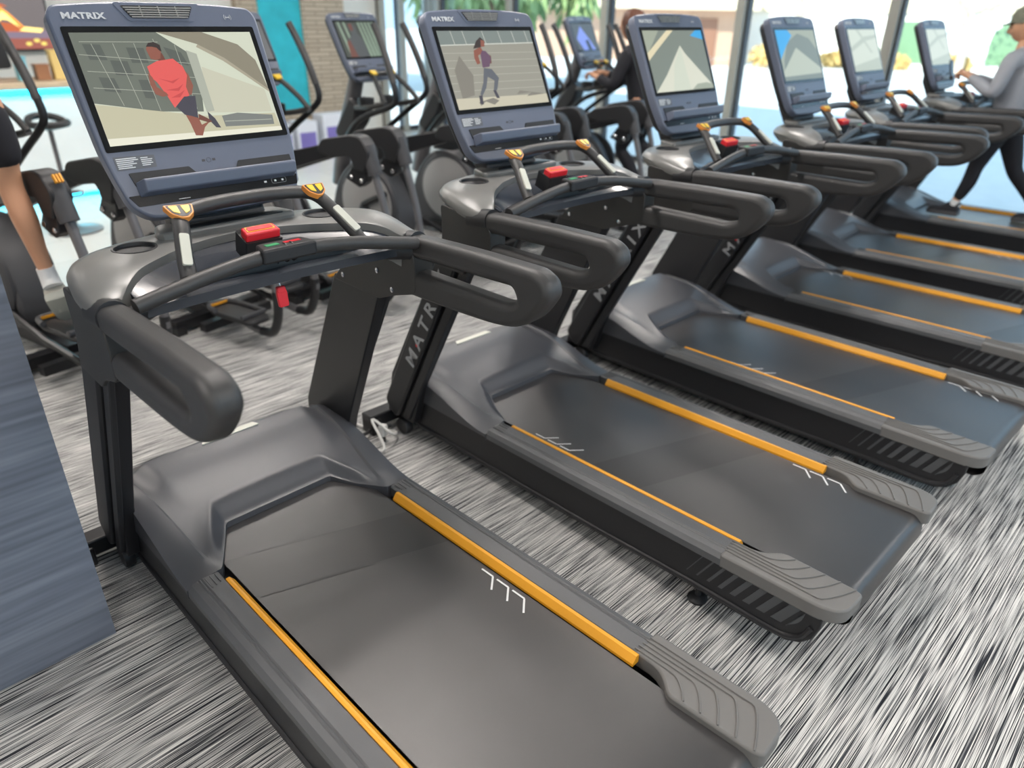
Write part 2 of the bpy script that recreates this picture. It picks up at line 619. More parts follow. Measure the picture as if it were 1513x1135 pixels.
def leaf_cloud(bm, c, r, n, size, droop=0.0, seed=1):
    rnd = random.Random(seed)
    for i in range(n):
        d = Vector((rnd.gauss(0, 1), rnd.gauss(0, 1), rnd.gauss(0, 1))).normalized() * (rnd.random() ** 0.4)
        p = Vector((c[0] + d.x * r[0], c[1] + d.y * r[1], c[2] + d.z * r[2]))
        L = size * (0.7 + 0.6 * rnd.random())
        ax = Vector((rnd.gauss(0, .4), rnd.gauss(0, .4), -1 if droop else rnd.gauss(0, 1))).normalized()
        sd_ = ax.cross(Vector((rnd.gauss(0, 1), rnd.gauss(0, 1), 0.1))).normalized() * L * (0.12 if droop else 0.35)
        v = [bm.verts.new(p), bm.verts.new(p + ax * L * .5 + sd_), bm.verts.new(p + ax * L), bm.verts.new(p + ax * L * .5 - sd_)]
        bm.faces.new(v)

def shrub(x, y, s, label, i):
    t = empty('shrub', (x, y, -0.07), 0, ['straw yellow shrub at the foot of the white building, left of the wide mullion', 'yellow shrub under the first green window', 'orange tinted shrub between two green windows', 'small yellow shrub furthest right outside', 'ochre shrub beside the tan house'][i], 'shrub')
    b = bmesh.new()
    leaf_cloud(b, (0, 0, .55 * s), (.9 * s, 1.3 * s, .55 * s), 900, .16, 0, i)
    obj('foliage', b, mat('straw foliage', (0.70, 0.52, 0.22), 0.8, var=0.4), t)
    b = bmesh.new()
    for k in range(7):
        a = k * 0.9
        tube(b, [(0, 0, 0), (.3 * math.cos(a) * s, .3 * math.sin(a) * s, .5 * s), (.5 * math.cos(a) * s, .6 * math.sin(a) * s, .9 * s)], [.03, .01], 5)
    obj('stems', b, mat('pale bark', (0.55, 0.47, 0.38), 0.9), t)

def tree(x, y, h, label, seed):
    rnd = random.Random(seed + 3)
    t = empty('bare_tree', (x, y, -0.07), rnd.random(), label, 'tree')
    b = bmesh.new()
    tube(b, [(0, 0, 0), (.1, .05, h * .3), (-.15, .25, h * .6), (.1, .5, h)], [.16, .05], 8, 4)
    obj('trunk', b, MATS.get('pale bark') or mat('pale bark', (0.55, 0.47, 0.38), 0.9), t, smooth=True)
    for k in range(7):
        z = h * (.25 + .1 * k)
        a = rnd.random() * 6.28
        b = T([(0, .08 * k, z), (.8 * math.cos(a), .8 * math.sin(a), z + .5), (1.7 * math.cos(a + .3), 1.7 * math.sin(a + .3), z + 1.3)], [.06, .012], 6, 4)
        obj('branch', b, MATS['pale bark'], t, smooth=True)
    b = bmesh.new()
    leaf_cloud(b, (0, .3, h * .75), (1.9, 1.9, 1.6), 600, .14, 0, seed)
    obj('foliage', b, mat('dry pale leaves', (0.62, 0.58, 0.34), 0.8, var=0.4), t)

def weeping():
    t = empty('weeping_tree', (13.2, 13.0, -0.07), 0, 'weeping tree with long drooping green leaves and several reddish trunks, outside the window', 'tree')
    bark = mat('reddish bark', (0.34, 0.19, 0.13), 0.9)
    for k, (dx, dy, tx, ty) in enumerate(((0, 0, -.1, .2), (.35, -.35, .5, -.9), (-.5, .3, -.9, 1.0), (.1, .2, 1.3, -1.6), (-.2, 0, .2, .9))):
        obj('trunk', T([(dx * .4, dy * .4, 0), (dx, dy, 1.0), ((dx + tx) / 2, (dy + ty) / 2, 2.2), (tx, ty, 4.2)], [.10, .05], 8, 5), bark, t, smooth=True)
    b = bmesh.new()
    for k in range(13):
        a = k * 2.4
        r_ = 0.5 + 0.13 * k
        leaf_cloud(b, (r_ * math.cos(a), r_ * math.sin(a) * 1.2, 2.75 + .25 * math.sin(k * 1.7)), (.55, .55, 1.0), 300, .5, 1, 50 + k)
    obj('foliage', b, mat('drooping green leaves', (0.30, 0.42, 0.18), 0.7, var=0.4), t)
outside()

# ------------------------------------------------------------------ treadmill
O_C = Vector((0, 0.41165, 1.45725))
C_M = frame(O_C, (1, 0, 0), (0, 0.42, 0.90752))     # console plane: x across, y up the screen, z towards the user

def cprism(pts, z0, z1, bm=None, M=None):
    M = M or C_M
    bm = bm or bmesh.new()
    return prism(bm, pts, lambda p: M @ Vector((p[0], p[1], z0)), lambda p: M @ Vector((p[0], p[1], z1)))

def smooth01(t):
    t = max(0, min(1, t))
    return t * t * (3 - 2 * t)

def hood_mesh():
    bm = bmesh.new()
    NC, NW, NY = 72, 10, 46
    CR = 0.288
    def y0(x):
        a = abs(x)
        if a < 0.176: return 0.236
        if a < 0.190: return 0.236 - ((a - .176) / .014) ** 2 * .008
        if a < 0.285: return 0.228 - (a - 0.190) / 0.095 * 0.178
        return 0.05
    cols = [('c', -1 + 2 * i / NC) for i in range(NC + 1)]
    cols = [('w', -1 + i / NW) for i in range(NW)] + cols + [('w', (i + 1) / NW) for i in range(NW)]
    def zside(y):
        return 0.224 + 0.080 * smooth01((y - 0.06) / 0.40)
    rows = []
    for j in range(NY + 1):
        t = (j / NY) ** 1.25
        cr = CR + 0.060 * t
        row = []
        for kind, u in cols:
            if kind == 'c':
                ys = y0(u * CR)
                y = ys + (0.612 - ys) * t
                x = u * cr
                d = y - ys
                zc = 0.215 + 0.034 * smooth01(d / 0.075) + 0.082 * smooth01((y - 0.15) / 0.38) - 0.010 * u * u * smooth01(d / .1)
                k = smooth01((abs(u) - .80) / .20)
                z = zc * (1 - k) + (zside(y) - .007 * smooth01((y - .06) / .1)) * k
            else:
                y = 0.05 + (0.612 - 0.05) * t
                v = u if u > 0 else -(1 + u) + 0
                v = abs(u) if u > 0 else 1 - (u + 1)
                x = math.copysign(cr + (0.3895 - cr) * v, 1 if u > 0 else -1)
                z = zside(y) - 0.020 * v ** 1.6
            z -= 0.02 * smooth01((y - 0.575) / 0.037)
            row.append(bm.verts.new((x, y, z)))
        rows.append(row)
    for (dy, z) in ((0.022, 0.29), (0.032, 0.25), (0.034, 0.07)):
        rows.append([bm.verts.new((v.co.x, 0.612 + dy, min(z, v.co.z - .004 if z > .28 else z))) for v in rows[NY]])
    n = len(cols) - 1
    for j in range(len(rows) - 1):
        for i in range(n):
            bm.faces.new((rows[j][i], rows[j][i + 1], rows[j + 1][i + 1], rows[j + 1][i]))
    for side in (0, n):
        low = [bm.verts.new((r[side].co.x, r[side].co.y, min(0.19, r[side].co.z - .003))) for r in rows]
        for j in range(len(rows) - 1):
            bm.faces.new((rows[j][side], rows[j + 1][side], low[j + 1], low[j]))
    low = [bm.verts.new((v.co.x, v.co.y + .001, 0.175)) for v in rows[0]]
    for i in range(n):
        bm.faces.new((rows[0][i], rows[0][i + 1], low[i + 1], low[i]))
    return bm

def rail_section(y_in):
    pass

def make_treadmill():
    root = empty('treadmill', (0, 0, 0))
    P = root
    # --- belt: a loop round the rear roller
    bm = bmesh.new()
    prof = [(0.30, 0.205), (0.0, 0.205), (-1.27, 0.205)]
    for k in range(1, 10):
        a = math.pi * k / 10
        prof.append((-1.27 - 0.045 * math.sin(a), 0.16 + 0.045 * math.cos(a)))
    prof += [(-1.27, 0.115), (0.30, 0.115)]
    L = [bm.verts.new((-0.266, y, z)) for y, z in prof]
    Rr = [bm.verts.new((0.266, y, z)) for y, z in prof]
    for i in range(len(prof) - 1):
        bm.faces.new((L[i], L[i + 1], Rr[i + 1], Rr[i]))
    bmesh.ops.subdivide_edges(bm, edges=[e for e in bm.edges if e.calc_length() > 1], cuts=6)
    o = obj('running_belt', bm, M_BELT, P, smooth=True)
    tilt(o.data)
    belt = o
    # dark bed beside and below the belt
    o = obj('deck', Bx((0, -0.48, 0.155), (0.58, 1.56, 0.06)), M_BLACKP, P)
    # --- side rails with their strips, caps and skirts
    for s in (1, -1):
        sec = [(0.298, 0.185), (0.298, 0.219), (0.302, 0.223), (0.345, 0.2255), (0.349, 0.2225), (0.353, 0.2255), (0.357, 0.2225), (0.361, 0.2245), (0.376, 0.219), (0.388, 0.206), (0.389, 0.186)]
        bm = bmesh.new()
        prism(bm, sec, lambda p: Vector((s * p[0], 0.046, p[1])), lambda p: Vector((s * p[0], -0.968, p[1])))
        bmesh.ops.subdivide_edges(bm, edges=[e for e in bm.edges if e.calc_length() > .9], cuts=5)
        rail = obj('side_rail', bm, M_RAIL, P)
        tilt(rail.data)
        # small step ridges at the front of the rail
        bm = bmesh.new()
        for k in range(4):
            tube(bm, [(s * (0.312 + .014 * k), 0.038, 0.2265), (s * (0.312 + .014 * k), 0.0 - .005 * k, 0.2265)], .0018, 6)
        obj('tread_ribs', bm, M_RAIL, rail)
        st = bmesh.new()
        prism(st, [(.2735, .200), (.2745, .2075), (.2870, .2250), (.2925, .2255), (.2985, .2235), (.2985, .200)], lambda p: Vector((s * p[0], 0.0, p[1])), lambda p: Vector((s * p[0], -.974, p[1])))
        bmesh.ops.subdivide_edges(st, edges=[e for e in st.edges if e.calc_length() > .9], cuts=5)
        so = obj('accent_strip', st, M_ORANGE, rail)
        tilt(so.data)
        # end cap
        pl_ = [(0.298, -0.962), (0.298, -1.02), (0.286, -1.05), (0.252, -1.085), (0.247, -1.10), (0.252, -1.305), (0.262, -1.325), (0.345, -1.322), (0.372, -1.302), (0.388, -1.262), (0.389, -0.962)]
        pl_ = roundpoly(pl_, [0, .02, .03, .02, .01, .02, .02, .03, .03, .04, 0], 3)
        bm = bmesh.new()
        prism(bm, pl_, lambda p: Vector((s * p[0], p[1], 0.182)), lambda p: Vector((s * p[0], p[1], 0.2245)))
        cap = obj('foot_cap', bm, M_CAP, P, bevel=.006)
        tilt(cap.data)
        bm = bmesh.new()
        zr = 0.226
        for k in range(5):
            xk = 0.3075 + 0.0135 * k
            yb = -1.075 - 0.044 * k
            xin = 0.256
            pts = [(s * xk, -0.955 - 0.002 * k, zr), (s * xk, yb + .03, zr), (s * (xk - .004), yb, zr), (s * (xin + (xk - xin) * .5), yb - .030, zr), (s * xin, yb - 0.052, zr)]
            tube(bm, [pts[0], pts[1]], .0023, 6)
            tube(bm, pts[1:], .0023, 6, 3)
        o = obj('grip_ridges', bm, M_CAP, cap, smooth=True)
        tilt(o.data)
        for v in o.data.vertices: v.co.z += 0.0
        # skirt
        sk = [(0.60, 0.05), (0.60, 0.12), (0.52, 0.20), (0.40, 0.262), (0.33, 0.255), (0.16, 0.215), (0.05, 0.196), (-0.96, 0.196), (-1.275, 0.19), (-1.275, 0.165), (-1.262, 0.125), (-1.235, 0.092), (-1.195, 0.072), (-1.12, 0.066), (-0.88, 0.066), (-0.37, 0.05), (0.30, 0.045)]
        o = obj('side_skirt', prism_x(sk, s * 0.348, s * 0.3835), M_BLACK, P, bevel=.004)
        tilt(o.data)
        skirt = o
        # lower flange line
        bm = T([(s * .384, .55, .068), (s * .384, .30, .064), (s * .384, -.37, .068), (s * .384, -.88, .083), (s * .384, -1.12, .084), (s * .384, -1.19, .090), (s * .384, -1.232, .116), (s * .384, -1.252, .16)], .0085, 8, 4)
        o = obj('flange', bm, M_BLACKP, skirt, smooth=True)
        # slat print on the rear of the skirt
        bm = bmesh.new()
        widths = [.003, .006, .010, .014, .018, .022, .026, .031]
        y = -0.862
        for wd in widths:
            q = [(y, 0.104), (y - wd, 0.104), (y - wd - .047, 0.185), (y - .047, 0.185)]
            prism_x([(a, b + 0.018 * (-a) * 1.0) for a, b in q], s * 0.383, s * 0.3852, bm)
            y -= wd + (.0335 - wd * .55)
        q = roundpoly([(y, 0.104), (-1.185, 0.104), (-1.222, 0.135), (-1.232, 0.185), (y - .047, 0.185)], [0, .02, .03, .01, 0])
        prism_x([(a, b + 0.018 * (-a)) for a, b in q], s * 0.383, s * 0.3852, bm)
        obj('slat_print', bm, M_SLAT, skirt)
        # levelling foot under the rear
        b = bmesh.new()
        lathe(b, [(.030, 0), (.032, .008), (.024, .016), (.010, .022), (.010, .075)], 20, Matrix.Translation((s * 0.352, -0.898, 0)))
        obj('levelling_foot', b, M_BLACKP, P, smooth=True)
    # under frame
    bm = bmesh.new()
    for s in (1, -1):
        box(bm, (s * .25, -.38, .075), (.06, 1.55, .05))
    box(bm, (0, -.9, .07), (.6, .06, .04)); box(bm, (0, .1, .07), (.6, .06, .04))
    obj('under_frame', bm, M_BLACK, P)
    # --- motor hood
    hood = obj('motor_hood', hood_mesh(), M_HOOD, P, smooth=True, sangle=24)
    tilt(hood.data)
    ls = prism_z(roundpoly([(-.103, .545), (.103, .545), (.090, .572), (-.090, .572)], .004), 0.3225, 0.3345)
    obj('light_strip', ls, M_STRIPM, hood)
    # --- front base
    bm = bmesh.new()
    box(bm, (0, .66, .06), (1.06, .07, .06))
    for s in (1, -1):
        box(bm, (s * .505, .655, .035), (.05, .08, .07))
    obj('front_base', bm, M_BLACK, P, bevel=.006)
    for s in (1, -1):
        b = bmesh.new()
        lathe(b, [(.012, -.018), (.036, -.016), (.040, -.006), (.040, .006), (.036, .016), (.012, .018)], 24, Matrix.Translation((s * .408, .548, .040)) @ Matrix.Rotation(R(90), 4, 'Y'))
        obj('transport_wheel', b, M_BLACKP, P, smooth=True)
    # --- masts
    for s in (1, -1):
        k = 1.0 if s < 0 else 0.0        # the two sides differ a little in depth
        inner = [(.715 - .07 * k, .085), (.70 - .10 * k, .28), (.405 - .14 * k, .86), (.15 - .06 * k, .86), (.405 - .01 * k, .30), (.47, .085)]
        m_ = obj('mast', prism_x(inner, s * .382, s * .422), M_BLACK, P, bevel=.004)
        fr = lambda z: (.645 - (z - .13) * .535) + (0 if s < 0 else .07)
        cover = roundpoly([(fr(.13) - .01, .150), (fr(.30), .30), (fr(.86), .86), (fr(.86) - .115, .86), (fr(.10) - .115, .100), (fr(.10) - .09, .088)], [.03, .04, 0, 0, .015, .02])
        cv = obj('mast_cover', prism_x(cover, s * .415, s * .443), M_BLACKP, m_, bevel=.008)
        rear = [(fr(.10) - .135, .10), (fr(.86) - .135, .86), (fr(.86) - .178, .86), (fr(.10) - .178, .10)]
        obj('mast_rib', prism_x(rear, s * .42, s * .436), M_BLACKP, m_, bevel=.003)
        up = Vector((0, -.472, .882)).normalized()
        if s < 0:
            M = frame((-.4437, fr(.37) - .098, .37), up, (0, .882, .472))
        else:
            M = frame((.4437, fr(.37) - .018, .37), up, (0, -.882, -.472))
        obj('lettering', text_bm('MATRIX', .078, M, .0006, .0012, 1.30, 1.5), M_LOGO, m_)
        o = obj('red_dot', Bx((s * .4438, fr(.475) - .075 * (1 if s < 0 else .9), .482), (.002, .010, .010)), M_RED, m_)
        # bracket under the dashboard
        br = roundpoly([(.310 - .10 * k, 1.066), (.300 - .10 * k, .95), (.405 - .155 * k, .845), (.15 - .05 * k, .842), (.06, .875), (-.04, .905), (-.04, 1.03), (.05, 1.05)], [.02, .08, .01, 0, .02, .02, .03, .03])
        bo = obj('upright_bracket', prism_x(br, s * .379, s * .4465), mat('charcoal side plastic', (.030, .029, .028), .42), P, bevel=.012)
        for (y, z) in ((.344, .872), (.147, .934), (.075, .890)):
            b = bmesh.new()
            lathe(b, [(.0085, 0), (.0085, .003), (.004, .005)], 16, Matrix.Translation((s * .379, y, z)) @ Matrix.Rotation(R(-90 * s), 4, 'Y'))
            obj('bolt', b, M_CHROME, bo, smooth=True)
    # --- handrails
    for s in (1, -1):
        out = [(.13, 1.052), (-.05, 1.074), (-.30, 1.084), (-.508, 1.087), (-.548, 1.066), (-.558, 1.03), (-.526, .982), (-.482, .938), (-.43, .912), (-.35, .900), (-.22, .893), (-.03, .888), (.13, .888)]
        out = roundpoly(out, [0, .03, .05, .03, .03, .03, .05, .05, .05, .05, .05, .03, 0], 3)
        bm = prism_x(out, s * .380, s * .446)
        o = obj('handrail', bm, M_PAD, P)
        hole = roundpoly([(-.010, 1.008), (-.428, 1.025), (-.446, .992), (-.398, .973), (0.015, .971)], [.012, .015, .02, .03, .01], 4)
        c = obj('cutter', prism_x(hole, s * .30, s * .52), M_PAD)
        solidify(o, [c])
        o.data.name = 'handrail'
        for v in o.data.vertices:      # the outer face ends higher than the inner one
            if abs(v.co.x) > .42 and v.co.z < .965:
                v.co.z += (.965 - v.co.z) * .2
        b = o.modifiers.new('bevel', 'BEVEL'); b.width = .0215; b.segments = 6; b.limit_method = 'ANGLE'; b.angle_limit = R(50); b.use_clamp_overlap = False
        for p in o.data.polygons: p.use_smooth = True
        o.data.set_sharp_from_angle(angle=R(45))
        # seam collar where the grip meets the dashboard
        bm = T([(s * .414, .075, 1.034), (s * .414, .02, 1.040), (s * .414, -.018, 1.044)], .0365, 20, 3)
        obj('collar', bm, M_BLACKP, o, smooth=True)
    # --- dashboard
    def curve_o(k):   # outer plan, k from -1 to 1
        return 0
    outer = catmull([(-.446, .025, 0), (-.448, .07, 0), (-.447, .14, 0), (-.425, .225, 0), (-.37, .300, 0), (-.28, .350, 0), (-.15, .378, 0), (0, .385, 0), (.15, .378, 0), (.28, .350, 0), (.37, .300, 0), (.425, .225, 0), (.447, .14, 0), (.448, .07, 0), (.446, .025, 0)], 4)
    inner = catmull([(-.382, .012, 0), (-.370, .026, 0), (-.348, .048, 0), (-.300, .095, 0), (-.235, .145, 0), (-.165, .19, 0), (-.08, .222, 0), (0, .232, 0), (.08, .222, 0), (.165, .19, 0), (.235, .145, 0), (.300, .095, 0), (.348, .048, 0), (.370, .026, 0), (.382, .012, 0)], 4)
    bm = bmesh.new()
    n = len(outer)
    def ring(f):
        return [bm.verts.new(f(i)) for i in range(n)]
    def ztop(i):
        y = outer[i].y
        return 1.068 + 0.040 * smooth01((y + .02) / .26)
    def mixp(i, t, z, shrink=0):
        a, b_ = outer[i], inner[i]
        p = a.lerp(b_, t)
        return Vector((p.x, p.y, z))
    rg = []
    def low(i, dz): return ztop(i) - dz
    rg.append(ring(lambda i: mixp(i, .40, low(i, .085))))
    rg.append(ring(lambda i: mixp(i, .16, low(i, .070))))
    rg.append(ring(lambda i: mixp(i, .02, low(i, .040))))
    rg.append(ring(lambda i: mixp(i, .0, low(i, .022))))
    rg.append(ring(lambda i: mixp(i, .06, low(i, .007))))
    rg.append(ring(lambda i: mixp(i, .18, low(i, 0))))
    rg.append(ring(lambda i: mixp(i, .5, low(i, -.003))))
    rg.append(ring(lambda i: mixp(i, .92, low(i, -.001))))
    rg.append(ring(lambda i: mixp(i, 1.0, low(i, .004))))
    rg.append(ring(lambda i: mixp(i, 1.02, low(i, .035))))
    rg.append(ring(lambda i: mixp(i, .95, low(i, .10))))
    for a, b_ in zip(rg, rg[1:] + rg[:1]):
        for i in range(n - 1):
            bm.faces.new((a[i], a[i + 1], b_[i + 1], b_[i]))
    bm.faces.new([r[0] for r in rg]); bm.faces.new([r[-1] for r in rg][::-1])
    dash = obj('dashboard', bm, M_DASH, P)
    cuts = []
    for s in (1, -1):
        b = bmesh.new()
        lathe(b, [(.046, -.10), (.049, .1)], 32, Matrix.Translation((s * .262, .243, 1.10)))
        cuts.append(obj('cutter', b, M_DASH))
    solidify(dash, cuts)
    for p in dash.data.polygons: p.use_smooth = True
    dash.data.set_sharp_from_angle(angle=R(38))
    for s in (1, -1):
        b = bmesh.new()
        Mx = Matrix.Translation((s * .262, .243, 1.1095))
        prof = [(.0485, -.006), (.053, .0008), (.0515, .0028), (.0475, .002), (.045, -.004), (.0445, -.05), (.040, -.085), (.0, -.086), (.0, -.09), (.0485, -.09)]
        lathe(b, prof, 32, Mx)
        obj('cup_holder', b, M_BLACKP, dash, smooth=True, sangle=30)
    # tray between the band and the crossbar: glossy, sloping to the user
    bm = bmesh.new()
    tr = []
    m2 = [i for i in range(n) if abs(inner[i].x) < .36 and inner[i].y > .0]
    for i in m2:
        p = inner[i]
        xs = p.x
        yb = -.01 + .02 * (1 - (xs / .36) ** 2)
        zt_ = ztop(i) - .018
        col = [Vector((xs, p.y + .012, zt_)), Vector((xs * .985, p.y - .025, zt_ - .015)), Vector((xs * .97, max(yb + .045, p.y - .07) if p.y - yb > .08 else (p.y + yb) / 2, 1.060)), Vector((xs * .965, yb, 1.043)), Vector((xs * .965, yb, 1.020)), Vector((xs, p.y + .012, 1.015))]
        tr.append([bm.verts.new(v) for v in col])
    for a, b_ in zip(tr, tr[1:]):
        for j in range(6):
            bm.faces.new((a[j], b_[j], b_[(j + 1) % 6], a[(j + 1) % 6]))
    bm.faces.new(tr[0]); bm.faces.new(tr[-1][::-1])
    obj('tray', bm, M_TRAY, dash, smooth=True, sangle=30)
    # raised rear ledge under the console with a dark slot
    bm = prism_z(roundpoly([(-.20, .255), (.20, .255), (.17, .36), (-.17, .36)], .03), 1.10, 1.128)
    obj('console_ledge', bm, M_DASH, dash, bevel=.010, bseg=3)
    bm = prism_z(roundpoly([(-.12, .262), (.16, .262), (.12, .292), (-.10, .292)], .012), 1.124, 1.1295)
    obj('ledge_slot', bm, M_BLACKP, dash)
    # crossbar in front of the tray
    bp = [(-.378, -.055, 1.068), (-.30, -.048, 1.080), (-.20, -.038, 1.094), (-.10, -.028, 1.104), (0, -.024, 1.108), (.10, -.028, 1.104), (.20, -.038, 1.094), (.30, -.048, 1.076), (.378, -.055, 1.062)]
    bm = T(bp, .0175, 14, 4)
    xb = obj('crossbar', bm, M_PAD, P, smooth=True)
    b = prism_z(roundpoly([(-.075, -.052), (.075, -.052), (.062, .012), (-.062, .012)], .012), 1.092, 1.1285)
    obj('sensor_pod', b, M_BLACKP, xb, bevel=.006)
    obj('green_label', Bx((-.032, -.018, 1.129), (.034, .016, .0015)), M_GREEN, xb)
    obj('red_label', Bx((.022, -.018, 1.129), (.044, .012, .0015)), M_RED, xb)
    b = bmesh.new()
    for dx in (-.004, .014):
        tube(b, [(dx + .0205 * 0, -.028 + .0215 * math.cos(a), 1.107 + .0215 * math.sin(a)) for a in [i * math.pi / 8 for i in range(17)]], .0035, 6)
    obj('cable_tie', b, M_BLACKP, xb, smooth=True)
    # under arch, curving below the crossbar to the brackets
    b = T([(-.40, -.03, 1.03), (-.30, .03, 1.035), (-.15, .06, 1.045), (0, .065, 1.048), (.15, .06, 1.045), (.30, .03, 1.035), (.40, -.03, 1.03)], .016, 10, 5, sx=1.0, sy=1.6)
    obj('lower_arch', b, M_BLACKP, P, smooth=True)
    # --- control handle
    hp = [(-.236, -.005, 1.085), (-.222, .035, 1.122), (-.198, .088, 1.172), (-.183, .122, 1.194), (-.155, .142, 1.203), (-.08, .156, 1.208), (0, .158, 1.209), (.08, .156, 1.208), (.155, .142, 1.203), (.183, .122, 1.194), (.198, .088, 1.172), (.222, .035, 1.122), (.236, -.005, 1.085)]
    hd = obj('control_handle', T(hp, .0165, 12, 4, sx=1.15, sy=1.0), M_PAD, P, smooth=True)
    for s in (1, -1):
        o_ = Vector((s * .181, .115, 1.213))
        ex = Vector((1, s * .12, -.05)); 
        ey = Vector((0, .72, .42))
        Mk = frame(o_, ex, ey)
        kp = roundpoly([(-.034, .020), (.034, .020), (.026, -.010), (.008, -.026), (-.008, -.026), (-.026, -.010)], .005)
        b = cprism(kp, -.014, .001, M=Mk)
        pad = obj('key_pad', b, M_ORIM, hd, bevel=.0015)
        kq = [(x * .86, y * .84) for x, y in kp]
        obj('key_backing', cprism(kq, .0, .0018, M=Mk), M_BLACKP, hd)
        for q in ([(-.024, .014), (-.004, .014), (-.006, -.014), (-.019, -.006)], [(.004, .014), (.024, .014), (.019, -.006), (.006, -.014)]):
            obj('key', cprism(roundpoly(q, .003), .0, .0032, M=Mk), M_YELLOW, hd)
        # silver pulse grip on the user's side of the arm
        a = Vector((s * .231, .012, 1.102)); c_ = Vector((s * .203, .077, 1.160))
        d = (c_ - a).normalized()
        nrm = Vector((0, -.66, .75)); nrm = (nrm - d * nrm.dot(d)).normalized()
        Mg = frame((a + c_) / 2 + nrm * .0165, d.cross(nrm) * -1, d)
        Mg = frame((a + c_) / 2 + nrm * .0150, d.cross(nrm), d)
        obj('pulse_grip', cprism(roundpoly([(-.011, -.044), (.011, -.044), (.011, .044), (-.011, .044)], .006), -.003, .0045, M=Mg), M_STRIPM, hd, bevel=.001)
    # --- stop button
    Ms = frame((-.006, .080, 1.136), (1, .0, -.0), (0, .92, .28))
    so = obj('stop_button', cprism(roundpoly([(-.047, -.012), (.047, -.012), (.043, .026), (-.043, .026)], .006), -.016, .006, M=Ms), M_RED, P, bevel=.003)
    obj('button_rim', cprism(roundpoly([(-.038, -.001), (.038, -.001), (.036, .022), (-.036, .022)], .004), .004, .0072, M=Ms), M_ORANGE, so)
    obj('button_face', cprism(roundpoly([(-.034, .002), (.034, .002), (.032, .019), (-.032, .019)], .004), .005, .0085, M=Ms), M_RED, so)
    obj('button_base', cprism(roundpoly([(-.050, -.020), (.050, -.020), (.046, .05), (-.046, .05)], .006), -.07, -.014, M=Ms), M_BLACKP, so)
    # --- console
    hs = [(-.252, .203), (-.20, .212), (0, .216), (.20, .212), (.252, .203), (.264, .180), (.252, -.205), (.236, -.285), (.205, -.322), (0, -.332), (-.205, -.322), (-.236, -.285), (-.258, -.150), (-.267, .180)]
    hs = [(-.250, .205), (-.15, .214), (0, .217), (.15, .214), (.250, .205), (.266, .180), (.256, -.150), (.246, -.22), (.232, -.288), (.195, -.322), (0, -.330), (-.195, -.322), (-.232, -.288), (-.246, -.22), (-.256, -.150), (-.266, .180)]
    hs = roundpoly(hs, [.02, .05, .08, .05, .02, .02, .04, .02, .03, .03, .08, .03, .03, .02, .04, .02], 3)
    con = obj('console', cprism(hs, -.040, 0), M_CONS, P, bevel=.007, bseg=3)
    back = [(x * .955, y * .955) for x, y in hs]
    obj('back_shell', cprism(back, -.075, -.036), M_BLACKP, con, bevel=.02, bseg=3)
    obj('console_neck', prism_x([(.30, 1.10), (.375, 1.10), (.43, 1.20), (.44, 1.32), (.38, 1.32), (.345, 1.20)], -.13, .13), M_BLACKP, con, bevel=.01)
    gl = roundpoly([(-.2446, .1518), (.2446, .1518), (.2446, -.1518), (-.2446, -.1518)], .006)
    obj('screen_glass', cprism(gl, -.002, .0018), M_GLASSB, con)
    # speaker grille
    vt = roundpoly([(-.092, .204), (.092, .204), (.072, .172), (-.072, .172)], .006)
    obj('grille_recess', cprism(roundpoly([(-.108, .211), (.112, .211), (.085, .165), (-.080, .165)], .008), -.001, .0012), M_CONS, con)
    b = cprism(vt, 0, .0018)
    gr = obj('speaker_grille', b, M_BLACKP, con)
    b = bmesh.new()
    for k in range(5):
        y = .1995 - k * .0058
        hw = .086 - (.2 - y) * .62
        cprism([(-hw, y), (hw, y), (hw, y - .0030), (-hw, y - .0030)], .0015, .0042, b)
    for x in (-.045, 0, .045):
        cprism([(x - .0014, .202), (x + .0014, .202), (x + .0014, .174), (x - .0014, .174)], .0015, .0046, b)
    obj('grille_bars', b, M_SILVER, con)
    Ml = C_M @ Matrix.Translation((-.233, .171, .0008))
    obj('lettering', text_bm('MATRIX', .0205, Ml, .0004, .0008, 1.28, 1.05), mat('pale lettering', (.62, .63, .64), .4), con)
    # contactless mark
    b = bmesh.new()
    for sg in (1, -1):
        for r_ in (.006, .010):
            pts = [C_M @ Vector((.181 + sg * r_ * math.cos(a), .177 + r_ * math.sin(a), .0008)) for a in [R(-42 + 12 * i) for i in range(8)]]
            tube(b, pts, .0006, 5)
    cprism([(.176, .1762), (.186, .1762), (.186, .1778), (.176, .1778)], .0, .0010, b)
    obj('contactless_mark', b, MATS['pale lettering'], con)
    lab = obj('info_label', cprism(roundpoly([(-.234, -.163), (-.137, -.166), (-.139, -.197), (-.234, -.197)], .002), 0, .0008), mat('grey label', (.12, .125, .14), .5), con)
    b = bmesh.new()
    for k in range(6):
        y = -.168 - k * .0046
        L1 = (.048, .052, .040, .046, .034, .040)[k]
        cprism([(-.230, y), (-.230 + L1, y), (-.230 + L1, y - .0022), (-.230, y - .0022)], .0006, .0014, b)
    for k in range(5):
        y = -.170 - k * .0046
        L1 = (.018, .028, .025, .027, .020)[k]
        cprism([(-.172, y), (-.172 + L1, y), (-.172 + L1, y - .0020), (-.172, y - .0020)], .0006, .0014, b)
    obj('label_print', b, M_WHITE, con)
    # small round mark with brackets below the screen
    b = bmesh.new()
    pts = [C_M @ Vector((-.004 + .006 * math.cos(a), -.195 + .006 * math.sin(a), .0006)) for a in [i * math.pi / 8 for i in range(17)]]
    tube(b, pts, .0005, 5)
    for sg in (1, -1):
        cprism([(-.004 + sg * .010, -.192), (-.004 + sg * .018, -.192), (-.004 + sg * .018, -.198), (-.004 + sg * .010, -.198)], 0, .0008, b)
    obj('sensor_mark', b, M_DGREY, con)
